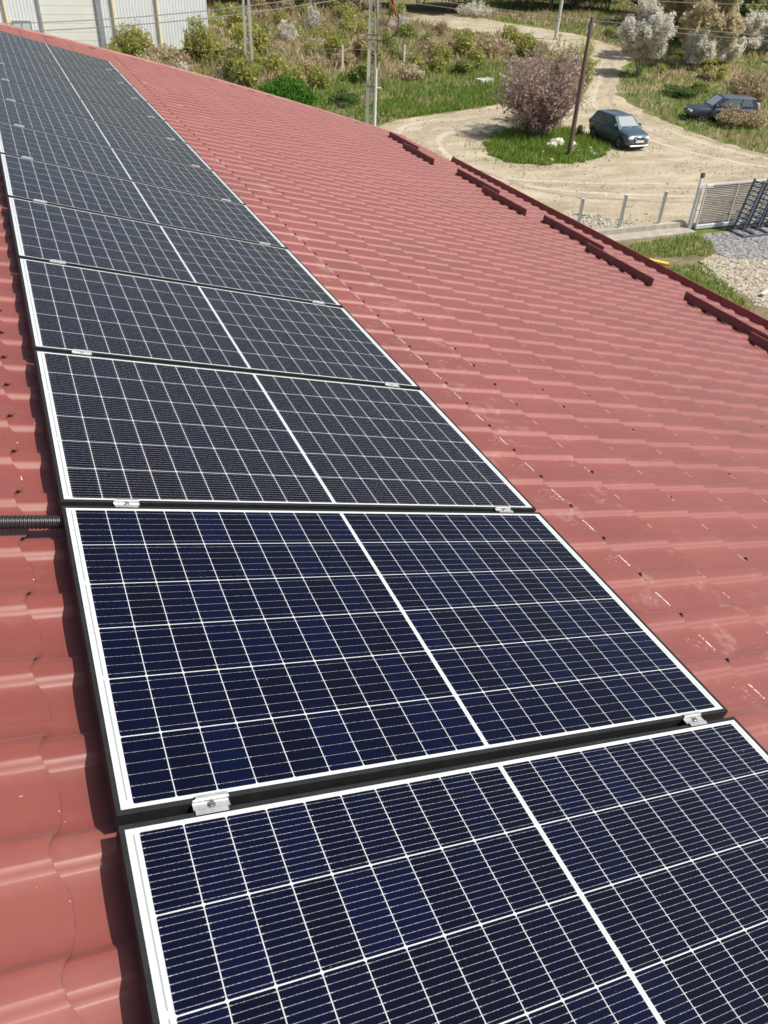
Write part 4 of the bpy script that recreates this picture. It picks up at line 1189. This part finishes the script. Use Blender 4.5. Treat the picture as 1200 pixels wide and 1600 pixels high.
p2 = vierendeel('concrete_pole', 15.66, 56.6, 7.2, 0.60, 0.42, 0.34, 1.15, m_conc, 'grey lattice concrete pole on the overgrown bank, farther left and smaller', -YAW + 0.1)
crossarm(p2, 6.7, 1.4, 3)
# wooden pole with a peeled pale streak
m_wood, nt, b = new_mat('tarred_wood', (0.09, 0.055, 0.045), 0.85)
oc = coords(nt); mpn = nt.nodes.new('ShaderNodeMapping'); mpn.inputs['Scale'].default_value = (6, 6, 0.35); nt.links.new(oc, mpn.inputs['Vector'])
f = noise(nt, mpn.outputs[0], 3, 5, 0.6)
nt.links.new(ramp(nt, f, [(0.3, (0.075, 0.048, 0.042)), (0.55, (0.14, 0.095, 0.083)), (0.75, (0.28, 0.225, 0.19))]), b.inputs['Base Color'])
wpole = empty('wooden_pole', (26.67, 35.25, T(26.67, 35.25)), (0, 0, -YAW), 'dark brown wooden pole rising from the grass island in front of the parked blue car', 'pole')
bm = bmesh.new(); add_tube(bm, [(0, 0, -0.3), (0.01, 0, 2), (0.0, 0, 4.2), (0, 0, 6.2), (0, 0, 6.23)], [0.125, 0.115, 0.10, 0.085, 0.07], 14); bm_obj('shaft', bm, m_wood, wpole, True, 40)
for (x, z) in ((-0.14, 6.02), (0.14, 5.85)):
    bm = bmesh.new(); add_tube(bm, [(0, 0, z - 0.08), (x, -0.02, z - 0.08), (x, -0.02, z)], 0.012, 6); add_tube(bm, [(x, -0.02, z - 0.01), (x, -0.02, z + 0.05), (x, -0.02, z + 0.1), (x, -0.02, z + 0.12)], [0.03, 0.045, 0.045, 0.02], 10); bm_obj('insulator', bm, m_white, wpole)
w2 = empty('round_concrete_pole', (45.5, 65.65, T(45.5, 65.65)), (0, 0, 0), 'pale grey round pole beside the dirt road, behind the wooden pole', 'pole')
bm = bmesh.new(); add_tube(bm, [(0, 0, -0.3), (0.08, -0.02, 3), (0.22, -0.06, 7.6)], [0.155, 0.135, 0.105], 14); bm_obj('shaft', bm, m_conc, w2, True, 40)
bm = bmesh.new(); add_box(bm, -0.45, 0.85, -0.12, 0.0, 7.3, 7.38); bm_obj('crossarm', bm, m_iron, w2)

def wire(a, b_, sag, r, label, mat=None):
    a, b_ = np.array(a, float), np.array(b_, float)
    pts = []
    for i in range(41):
        t = i / 40; p = a + (b_ - a) * t; p[2] -= sag * 4 * t * (1 - t); pts.append(tuple(p))
    bm = bmesh.new(); add_tube(bm, pts, r, 6)
    o = bm_obj('power_line', bm, mat or m_wire); set_props(o, label, 'wire', 'overhead wires')
top = lambda k: (MP[0] + math.cos(-YAW) * (-0.8 + 0.53 * k), MP[1] + math.sin(-YAW) * (-0.8 + 0.53 * k), 9.1)
wire((17.5, 40.45, 6.9), (-22, 47.5, 6.2), 1.55, 0.020, 'pale wire sagging left from the concrete pole in front of the warehouse, upper of two')
wire((17.5, 40.45, 6.65), (-22, 47.2, 5.95), 1.60, 0.022, 'pale wire sagging left from the concrete pole in front of the warehouse, lower of two')
wire((17.75, 40.3, 6.75), (26.56, 35.3, 6.1), 0.05, 0.013, 'wire from the concrete pole to the top of the wooden pole, upper of two')
wire((17.75, 40.3, 6.5), (26.8, 35.2, 5.92), 0.05, 0.013, 'wire from the concrete pole to the top of the wooden pole, lower of two')
wire((26.56, 35.3, 6.1), (58, 18.0, 6.0), 0.25, 0.014, 'wire running right from the wooden pole above the dark car, upper of two')
wire((26.8, 35.2, 5.92), (58, 17.6, 5.6), 0.22, 0.014, 'wire running right from the wooden pole above the dark car, lower of two')
wire((17.75, 40.3, 7.5), (70, 34.0, 9.2), 1.6, 0.010, 'highest wire crossing in front of the white blossoming trees on the right')

# old fence on the bank
for (x, y, lab) in ((22.93, 58.46, 'pale concrete fence post on the bank, just left of the tall concrete pole'), (27.31, 57.55, 'thin grey fence post on the bank, just right of the tall concrete pole')):
    fp = bmesh.new(); add_box(fp, -0.07, 0.07, -0.07, 0.07, -0.2, 1.65, 0.012); add_box(fp, -0.05, 0.05, -0.05, 0.05, 1.65, 1.70, 0.01)
    o = bm_obj('fence_post', fp, m_conc); o.location = (x, y, T(x, y)); set_props(o, lab, 'post', 'old fence posts on the bank')
wire((13.0, 60.6, T(13, 60.6) + 1.45), (22.93, 58.46, T(22.93, 58.46) + 1.45), 0.03, 0.012, 'thin fence wire on the overgrown bank, left of the old concrete fence post')
wire((22.93, 58.46, T(22.93, 58.46) + 1.45), (27.31, 57.55, T(27.31, 57.55) + 1.4), 0.02, 0.012, 'thin fence wire stretched between the two old fence posts on the bank')

# ------------------------------------------------------------------ yard fence, kerb, gate
m_galv = noisy_mat('galvanised_steel', (0.55, 0.57, 0.59), (0.70, 0.72, 0.73), 14, 0.5, 0.25)
m_kerb = noisy_mat('pale_concrete', (0.33, 0.295, 0.24), (0.46, 0.42, 0.35), 3, 0.9, bstr=0.3)
m_slat = noisy_mat('dull_grey_slats', (0.13, 0.135, 0.14), (0.20, 0.205, 0.21), 10, 0.5, 0.4)
m_bluesteel = noisy_mat('blue_grey_painted_steel', (0.07, 0.095, 0.13), (0.11, 0.14, 0.185), 8, 0.5)
m_rust = noisy_mat('red_brown_cap', (0.16, 0.05, 0.03), (0.24, 0.085, 0.05), 18, 0.7)
kb = bmesh.new()
add_box(kb, 8, 24.55, 23.75, 24.05, -0.2, 0.26, 0.015)
add_box(kb, 8, 24.55, 23.10, 23.745, -0.2, 0.07, 0.012)
o = bm_obj('concrete_kerb', kb, m_kerb); set_props(o, 'long pale concrete fence footing between the road and the yard grass', 'kerb')
flab = ['galvanised fence post nearest the slatted gate', 'galvanised fence post, second from the slatted gate', 'galvanised fence post, third from the slatted gate', 'galvanised fence post, farthest from the slatted gate, half hidden by the roof']
for x, lab in zip((23.25, 21.32, 19.33, 17.4), flab):
    p = empty('fence_post', (x, 23.9, 0.255), label=lab, cat='post', group='bare galvanised fence posts on the concrete footing')
    bm = bmesh.new()
    # C section with a row of slots
    for (a0, a1, c0, c1) in ((-0.060, -0.053, -0.035, 0.03), (0.053, 0.060, -0.035, 0.03), (-0.060, 0.060, 0.024, 0.03)):
        add_box(bm, a0, a1, c0, c1, 0, 1.22, 0.0)
    for k in range(9): add_box(bm, -0.012, 0.012, 0.018, 0.0235, 0.08 + k * 0.13, 0.14 + k * 0.13)
    bm_obj('shaft', bm, m_galv, p)
    bm = bmesh.new(); add_box(bm, -0.055, 0.055, -0.04, 0.04, 1.22, 1.25, 0.006); bm_obj('cap', bm, m_galv, p)
    bm = bmesh.new(); add_box(bm, -0.08, 0.08, -0.08, 0.08, 0, 0.012); bm_obj('base_plate', bm, m_galv, p)

gp = empty('gate_post', (24.62, 23.62, 0), label='gate post with a red brown cap at the left end of the slatted gate', cat='post')
bm = bmesh.new(); add_box(bm, -0.06, 0.06, -0.05, 0.05, -0.1, 1.98, 0.006); bm_obj('shaft', bm, m_white, gp)
bm = bmesh.new(); add_box(bm, -0.07, 0.07, -0.06, 0.06, 1.98, 2.16, 0.01); bm_obj('cap', bm, m_rust, gp)
bm = bmesh.new()
add_box(bm, -0.085, 0.085, -0.075, -0.055, 0.05, 1.72)
for k in range(17): add_box(bm, -0.075, 0.075, -0.10, -0.076, 0.09 + k * 0.095, 0.135 + k * 0.095)
bm_obj('comb_plate', bm, m_galv, gp)

gt = empty('slatted_gate', (24.78, 23.44, 0.05), (0, 0, -0.012), 'galvanised sliding gate of thin horizontal slats beside the gravel', 'gate')
GL = 5.4
bm = bmesh.new()
add_box(bm, 0, GL, -0.05, 0.05, 0.0, 0.15, 0.006)
bm_obj('bottom_beam', bm, m_galv, gt)
bm = bmesh.new()
add_box(bm, 0, GL, -0.03, 0.03, 1.66, 1.73, 0.004); add_box(bm, 0, 0.06, -0.03, 0.03, 0.151, 1.659, 0.004); add_box(bm, GL - 0.06, GL, -0.03, 0.03, 0.151, 1.659, 0.004)
bm_obj('frame', bm, m_galv, gt)
for x in (1.62, 3.3):
    bm = bmesh.new(); add_box(bm, x, x + 0.05, -0.028, 0.03, 0.151, 1.659, 0.003); bm_obj('upright', bm, m_galv, gt)
bm = bmesh.new(); add_box(bm, 1.671, 2.35, -0.028, -0.010, 0.52, 0.56); bm_obj('brace', bm, m_galv, gt)
for k in range(21):
    bm = bmesh.new(); add_box(bm, 0.061, GL - 0.061, 0.031, 0.040, 0.185 + k * 0.070, 0.185 + k * 0.070 + 0.044)
    bm_obj('slat', bm, m_slat, gt)
bm = bmesh.new(); add_box(bm, -0.02, 0.30, -0.055, -0.031, 1.60, 1.70, 0.004); bm_obj('guide_plate', bm, m_galv, gt)

# steel rack leaning by the gate
rk = empty('steel_rack', (27.35, 22.55, 0.01), (0, 0, -0.05), 'dark blue grey steel rack of slanted ladders standing in front of the gate', 'rack')
def bar(bm, a, b_, w):
    a, b_ = Vector(a), Vector(b_); d = b_ - a
    Mx = Matrix.Translation((a + b_) / 2) @ d.to_track_quat('Z', 'Y').to_matrix().to_4x4()
    add_box(bm, -w / 2, w / 2, -w / 2, w / 2, -d.length / 2, d.length / 2, 0.004, Mx)
bm = bmesh.new()
for y in (-0.55, 0.45): bar(bm, (-1.3, y, 0.04), (2.2, y, 0.04), 0.08)
for x in (-1.25, -0.6, 0.1, 0.8, 1.5, 2.15): bar(bm, (x, -0.51, 0.045), (x, 0.41, 0.045), 0.06)
bm_obj('base_frame', bm, m_bluesteel, rk)
for x in (-0.95, -0.25, 0.45, 1.15, 1.85):
    bm = bmesh.new()
    for y in (-0.1, 0.40):
        bar(bm, (x, y, 0.08), (x + 0.38, y + 0.05, 1.95), 0.07)
    for k in range(11):
        t = 0.06 + k * 0.09; bar(bm, (x + 0.38 * t, -0.07, 0.08 + 1.87 * t), (x + 0.38 * t, 0.40, 0.08 + 1.87 * t), 0.045)
    bm_obj('ladder', bm, m_bluesteel, rk)
bm = bmesh.new(); bar(bm, (-0.57, -0.03, 1.93), (2.3, -0.03, 1.93), 0.06); bm_obj('top_rail', bm, m_bluesteel, rk)

# bits and pieces on the ground
m_plank = noisy_mat('bleached_timber', (0.55, 0.52, 0.45), (0.68, 0.65, 0.58), 8, 0.8)
bm = bmesh.new(); add_box(bm, -0.9, 0.9, -0.07, 0.07, 0, 0.05, 0.006)
o = bm_obj('plank', bm, m_plank); o.location = (22.75, 17.3, 0.06); o.rotation_euler = (0, 0.03, 0.42); set_props(o, 'bleached pale plank lying on the rubble at the right edge of the photo', 'plank')
m_ybar = noisy_mat('yellow_plastic', (0.72, 0.48, 0.03), (0.80, 0.56, 0.06), 6, 0.45)
bm = bmesh.new(); add_tube(bm, [(-1.2, 0, 0.06), (-0.5, 0.03, 0.06), (0.3, 0, 0.06), (1.2, 0.05, 0.06)], 0.06, 10)
o = bm_obj('yellow_pipe', bm, m_ybar, None, True); o.location = (20.2, 21.35, 0); o.rotation_euler = (0, 0, rad(-58)); set_props(o, 'yellow pipe on the grass just beyond the roof gutter', 'pipe')
rb = np.random.default_rng(6)
for (x, y, r, lab) in ((27.45, 37.5, 0.36, 'pale limestone boulder on the grass island under the pink tree, biggest'), (26.85, 37.2, 0.27, 'pale limestone boulder on the grass island under the pink tree, left one'), (28.15, 37.15, 0.24, 'pale limestone boulder on the grass island under the pink tree, right one')):
    bm = bmesh.new(); bmesh.ops.create_icosphere(bm, subdivisions=3, radius=r)
    for v in bm.verts:
        n = v.co.normalized(); k = 1 + 0.18 * math.sin(7 * n.x + x * 9) * math.cos(6 * n.y + y * 7) + 0.10 * math.sin(13 * n.z + 5 * n.x)
        v.co = Vector((v.co.x * k * 1.25, v.co.y * k, v.co.z * k * 0.75))
    o = bm_obj('boulder', bm, m_plank, None, True, 35); o.location = (x, y, T(x, y) + r * 0.35); set_props(o, lab, 'boulder', 'pale boulders on the grass island')
stones('island_stones', [(24.3, 34.6), (28.6, 35.3), (29.0, 36.6), (25.5, 37.0), (23.8, 36.0)], 60, 0.04, 0.16, m_stone, 88, 0.05)
bm = bmesh.new(); add_box(bm, -0.65, 0.65, -0.28, 0.28, 0, 0.22, 0.03)
o = bm_obj('concrete_slab', bm, m_conc); o.location = (31.6, 53.1, T(31.6, 53.1)); o.rotation_euler = (0.05, 0, 0.25); set_props(o, 'grey concrete slab lying in the verge grass left of the pink tree', 'slab')

# ------------------------------------------------------------------ cars
m_tyre = noisy_mat('tyre_rubber', (0.018, 0.018, 0.018), (0.03, 0.03, 0.03), 20, 0.8)
m_rim = noisy_mat('wheel_cover_silver', (0.35, 0.36, 0.37), (0.48, 0.49, 0.50), 14, 0.35, 0.7)
m_carglass = new_mat('car_glass', (0.15, 0.18, 0.185), 0.04, spec=0.8)[0]  # base colour lightened to suggest reflections in the windows
m_screen = new_mat('windscreen_glass', (0.36, 0.41, 0.41), 0.06, spec=0.8)[0]  # reflected sky put into the pale base colour
m_lamp = new_mat('headlamp_lens', (0.72, 0.76, 0.80), 0.1, spec=0.7)[0]
m_black = noisy_mat('black_plastic', (0.015, 0.015, 0.016), (0.024, 0.024, 0.025), 20, 0.55)
m_chrome = new_mat('chrome_trim', (0.70, 0.72, 0.74), 0.18, 1.0)[0]
m_redlens = new_mat('red_lens', (0.35, 0.02, 0.015), 0.2)[0]
m_dash = noisy_mat('car_interior', (0.10, 0.10, 0.10), (0.2, 0.2, 0.19), 5, 0.8)
def paint(name, c, c2):
    m = noisy_mat(name, c, c2, 3, 0.38, 0.35, coat=0.8, coat_rough=0.06); return m

def wheel(parent, x, y, r, wd, name='wheel'):
    """tyre ring with the cover disc as its child; axis along y"""
    bm = bmesh.new(); n = 26
    prof = [(r * 0.64, -wd / 2), (r * 0.93, -wd / 2), (r, -wd * 0.32), (r, wd * 0.32), (r * 0.93, wd / 2), (r * 0.64, wd / 2)]
    rings = [[bm.verts.new((math.cos(2 * math.pi * k / n) * a, c, math.sin(2 * math.pi * k / n) * a)) for (a, c) in prof] for k in range(n)]
    for k in range(n):
        for j in range(len(prof)):
            bm.faces.new((rings[k][j], rings[(k + 1) % n][j], rings[(k + 1) % n][(j + 1) % 6], rings[k][(j + 1) % 6]))
    w = bm_obj(name, bm, m_tyre, parent, True, 40); w.location = (x, y, r)
    bm = bmesh.new()
    s = 1 if y > 0 else -1
    rr = r * 0.65
    c = bm.verts.new((0, s * wd * 0.36, 0)); rg_ = []
    for k in range(30):
        a = 2 * math.pi * k / 30; q = 0.42 if k % 5 in (0, 1) else 0.30
        rg_.append((bm.verts.new((math.cos(a) * rr * 0.55, s * wd * 0.44 * (1 if k % 5 < 2 else 0.8), math.sin(a) * rr * 0.55)), bm.verts.new((math.cos(a) * rr, s * wd * q, math.sin(a) * rr)), bm.verts.new((math.cos(a) * rr, s * wd * 0.1, math.sin(a) * rr))))
    for k in range(30):
        a, b_ = rg_[k], rg_[(k + 1) % 30]
        bm.faces.new((c, a[0], b_[0])); bm.faces.new((a[0], a[1], b_[1], b_[0])); bm.faces.new((a[1], a[2], b_[2], b_[1]))
    bm_obj('rim', bm, m_rim, w, True, 30)
    return w

def car(name, x, y, z, yaw, label, body_m, st, cab, wb, r, track, plate=True, tilt=0.0):
    """st: stations (x, z_low, z_top, half width); cab: greenhouse corner data"""
    c = empty(name, (x, y, z), (0, tilt, yaw), label, 'car')
    bm = bmesh.new(); rings = []
    for (sx, zl, zt, hw) in st:
        h = zt - zl
        ring = [(-hw * 0.86, zl), (-hw * 0.98, zl + h * 0.16), (-hw, zl + h * 0.45), (-hw * 0.985, zl + h * 0.72), (-hw * 0.93, zl + h * 0.93), (-hw * 0.70, zt), (-hw * 0.3, zt + 0.018),
                (hw * 0.3, zt + 0.018), (hw * 0.70, zt), (hw * 0.93, zl + h * 0.93), (hw * 0.985, zl + h * 0.72), (hw, zl + h * 0.45), (hw * 0.98, zl + h * 0.16), (hw * 0.86, zl)]
        rings.append([bm.verts.new((sx, a, b_)) for a, b_ in ring])
    for a, b_ in zip(rings, rings[1:]):
        for k in range(len(a)): bm.faces.new((a[k], a[(k + 1) % len(a)], b_[(k + 1) % len(a)], b_[k]))
    bm.faces.new(rings[0]); bm.faces.new(rings[-1][::-1])
    body = bm_obj('body', bm, body_m, c, True)
    md = body.modifiers.new('smooth', 'SUBSURF'); md.levels = 2; md.render_levels = 2
    # greenhouse
    xb, xf, rb_, rf, zbelt, zr, wb_, wr = cab     # base rear/front x, roof rear/front x, heights, half widths
    bm = bmesh.new()
    lo = [(xb, -wb_ * 0.93), (xf, -wb_ * 0.93), (xf, wb_ * 0.93), (xb, wb_ * 0.93)]
    hi = [(rb_, -wr), (rf, -wr), (rf, wr), (rb_, wr)]
    L = [bm.verts.new((a, b_, zbelt - 0.06)) for a, b_ in lo]; Hh = [bm.verts.new((a, b_, zr)) for a, b_ in hi]
    for k in range(4): bm.faces.new((L[k], L[(k + 1) % 4], Hh[(k + 1) % 4], Hh[k]))
    tf = bm.faces.new(Hh); bm.faces.new(L[::-1])
    bmesh.ops.bevel(bm, geom=[e for e in bm.edges if all(v.co.z > zbelt for v in e.verts)], offset=0.09, segments=4, affect='EDGES', profile=0.5)
    bm_obj('roof', bm, body_m, c, True, 30)
    P = lambda k, t, q: Vector((lo[k][0] + (hi[k][0] - lo[k][0]) * t, lo[k][1] + (hi[k][1] - lo[k][1]) * t, zbelt - 0.06 + (zr - zbelt + 0.06) * t))
    def pane(nm, a, b_, u0_, u1_, t0, t1, cut=(0, 0)):
        q = []
        for (uu, tt) in ((u0_, t0), (u1_, t0), (u1_ - cut[1], t1), (u0_ + cut[0], t1)):
            A, B_ = P(a, tt, 0), P(b_, tt, 0); q.append(A + (B_ - A) * uu)
        n_ = (q[1] - q[0]).cross(q[3] - q[0]).normalized()
        ctr = Vector(((xb + xf) / 2, 0, zbelt))
        if n_.dot(q[0] - ctr) < 0: n_ = -n_
        bm_ = bmesh.new(); A = [bm_.verts.new(p + n_ * 0.012) for p in q]; B2 = [bm_.verts.new(p - n_ * 0.01) for p in q]
        bm_.faces.new(A); bm_.faces.new(B2[::-1])
        for k in range(4): bm_.faces.new((A[k], A[(k + 1) % 4], B2[(k + 1) % 4], B2[k]))
        bm_obj(nm, bm_, m_screen if nm == 'windscreen' else m_carglass, c)
    pane('windscreen', 1, 2, 0.09, 0.91, 0.20, 0.90, (0.03, 0.03))
    pane('rear_window', 3, 0, 0.12, 0.88, 0.30, 0.86, (0.03, 0.03))
    for (a, b_) in ((0, 1), (3, 2)):
        pane('side_window', a, b_, 0.10, 0.38, 0.27, 0.86, (0.06, 0)); pane('side_window', a, b_, 0.42, 0.86, 0.27, 0.86, (0, 0.08))
    for sx in (-wb / 2, wb / 2):
        for s in (-1, 1):
            wheel(c, sx + 0.03, s * track, r, 0.19)
            bm = bmesh.new(); add_tube(bm, [(sx + 0.03, s * (track - 0.14), r + 0.02), (sx + 0.03, s * (track + 0.075), r + 0.02)], r * 1.17, 28); bm_obj('wheel_arch', bm, m_black, c)
    xn = st[-1][0]
    front = st[-2]
    for s in (-1, 1):
        bm = bmesh.new(); bmesh.ops.create_uvsphere(bm, u_segments=16, v_segments=10, radius=1)
        bmesh.ops.transform(bm, matrix=Matrix.Translation((xn - 0.13, s * front[3] * 0.72, front[2] - 0.155)) @ Matrix.Diagonal((0.13, 0.18, 0.095, 1)), verts=bm.verts[:])
        bm_obj('headlight', bm, m_lamp, c, True)
        bm = bmesh.new(); add_box(bm, xf - 0.42, xf - 0.24, s * (wb_ + 0.02) - 0.08, s * (wb_ + 0.02) + 0.08, zbelt + 0.02, zbelt + 0.15, 0.03); bm_obj('mirror', bm, body_m, c, True, 40)
        bm = bmesh.new(); add_box(bm, st[0][0] - 0.01, st[0][0] + 0.10, s * st[1][3] * 0.86 - 0.08, s * st[1][3] * 0.86 + 0.08, zbelt - 0.28, zbelt - 0.02, 0.03); bm_obj('tail_light', bm, m_redlens, c)
        for (xa, xe_) in ((xb + 0.55, xb + 1.15), (xb + 1.2, xf - 0.35)):
            bm = bmesh.new(); add_box(bm, xe_ - 0.5 if xa > 9 else xa + 0.05, xa + 0.22, s * (st[4][3] + 0.004) - 0.012, s * (st[4][3] + 0.004) + 0.012, zbelt - 0.20, zbelt - 0.17, 0.004); bm_obj('door_handle', bm, m_black, c)
        bm = bmesh.new(); add_box(bm, -wb / 2 + 0.45, wb / 2 - 0.4, s * (st[4][3] + 0.002) - 0.012, s * (st[4][3] + 0.002) + 0.012, 0.50, 0.545, 0.004); bm_obj('side_strip', bm, m_black, c)
    bm = bmesh.new(); add_box(bm, xn - 0.09, xn + 0.03, -0.34, 0.34, front[2] - 0.21, front[2] - 0.055, 0.04); gr = bm_obj('grille', bm, m_chrome, c, True, 40)
    bm = bmesh.new(); add_box(bm, xn + 0.0, xn + 0.038, -0.25, 0.25, front[2] - 0.175, front[2] - 0.09, 0.01); bm_obj('grille_opening', bm, m_black, gr)
    bm = bmesh.new(); add_box(bm, xn - 0.06, xn + 0.055, -st[-1][3] * 0.98, st[-1][3] * 0.98, 0.215, 0.29, 0.02); bm_obj('bumper_strip', bm, m_rim, c)
    bm = bmesh.new(); add_box(bm, xn - 0.05, xn + 0.03, -0.45, 0.45, 0.295, 0.40, 0.02); bm_obj('air_intake', bm, m_black, c)
    if plate:
        bm = bmesh.new(); add_box(bm, xn + 0.02, xn + 0.045, -0.26, 0.26, 0.42, 0.53, 0.003); bm_obj('number_plate', bm, m_white, c)
    for k in range(2):
        bm = bmesh.new(); Mx = Matrix.Translation((xf - 0.08, -0.45 + 0.62 * k, zbelt + 0.0)) @ Matrix.Rotation(rad(8), 4, 'Z'); add_box(bm, -0.01, 0.01, -0.02, 0.52, 0.02, 0.035, 0, Mx); bm_obj('wiper', bm, m_black, c)
    return c

blue = paint('blue_grey_metallic', (0.062, 0.112, 0.142), (0.074, 0.128, 0.162))
navy = paint('dark_navy_paint', (0.04, 0.05, 0.08), (0.055, 0.067, 0.10))
hatch = [(-1.96, 0.42, 0.72, 0.60), (-1.90, 0.30, 0.93, 0.74), (-1.55, 0.22, 0.97, 0.81), (-0.8, 0.20, 0.96, 0.825), (0, 0.20, 0.95, 0.825), (0.7, 0.20, 0.95, 0.825), (1.05, 0.20, 0.93, 0.82), (1.5, 0.22, 0.87, 0.79), (1.84, 0.22, 0.77, 0.71), (1.97, 0.26, 0.62, 0.60)]
car('parked_car', 31.30, 37.35, T(31.2, 37.3) - 0.01, rad(-92), 'blue grey hatchback parked on the dirt road beside the grass island', blue, hatch, (-1.86, 1.00, -1.42, 0.22, 0.96, 1.45, 0.80, 0.60), 2.46, 0.30, 0.735)
suv = [(-2.12, 0.55, 0.90, 0.66), (-2.05, 0.42, 1.02, 0.78), (-1.7, 0.36, 1.04, 0.83), (-0.8, 0.34, 1.02, 0.84), (0, 0.34, 1.01, 0.84), (0.7, 0.34, 1.0, 0.84), (1.05, 0.34, 0.99, 0.83), (1.6, 0.36, 0.95, 0.80), (1.98, 0.38, 0.88, 0.74), (2.12, 0.46, 0.74, 0.64)]
sc = car('dark_car', 41.1, 40.15, T(41.1, 40.15) - 0.22, rad(180 - 23), 'dark navy car half hidden behind brown bushes in the field on the right', navy, suv, (-2.05, 0.95, -1.80, 0.20, 1.02, 1.58, 0.82, 0.66), 2.6, 0.34, 0.75, False)
bm = bmesh.new(); add_box(bm, -2.14, -2.02, -0.55, 0.55, 1.02, 1.30, 0.03); bm_obj('spoiler', bm, m_white, sc)

sw = empty('spare_wheel', (29.80, 38.85, T(29.8, 38.85)), (0, 0, rad(62)), 'black tyre with a pale hub standing on edge behind the wooden pole', 'wheel')
wheel(sw, 0, -0.01, 0.33, 0.20, 'tyre')
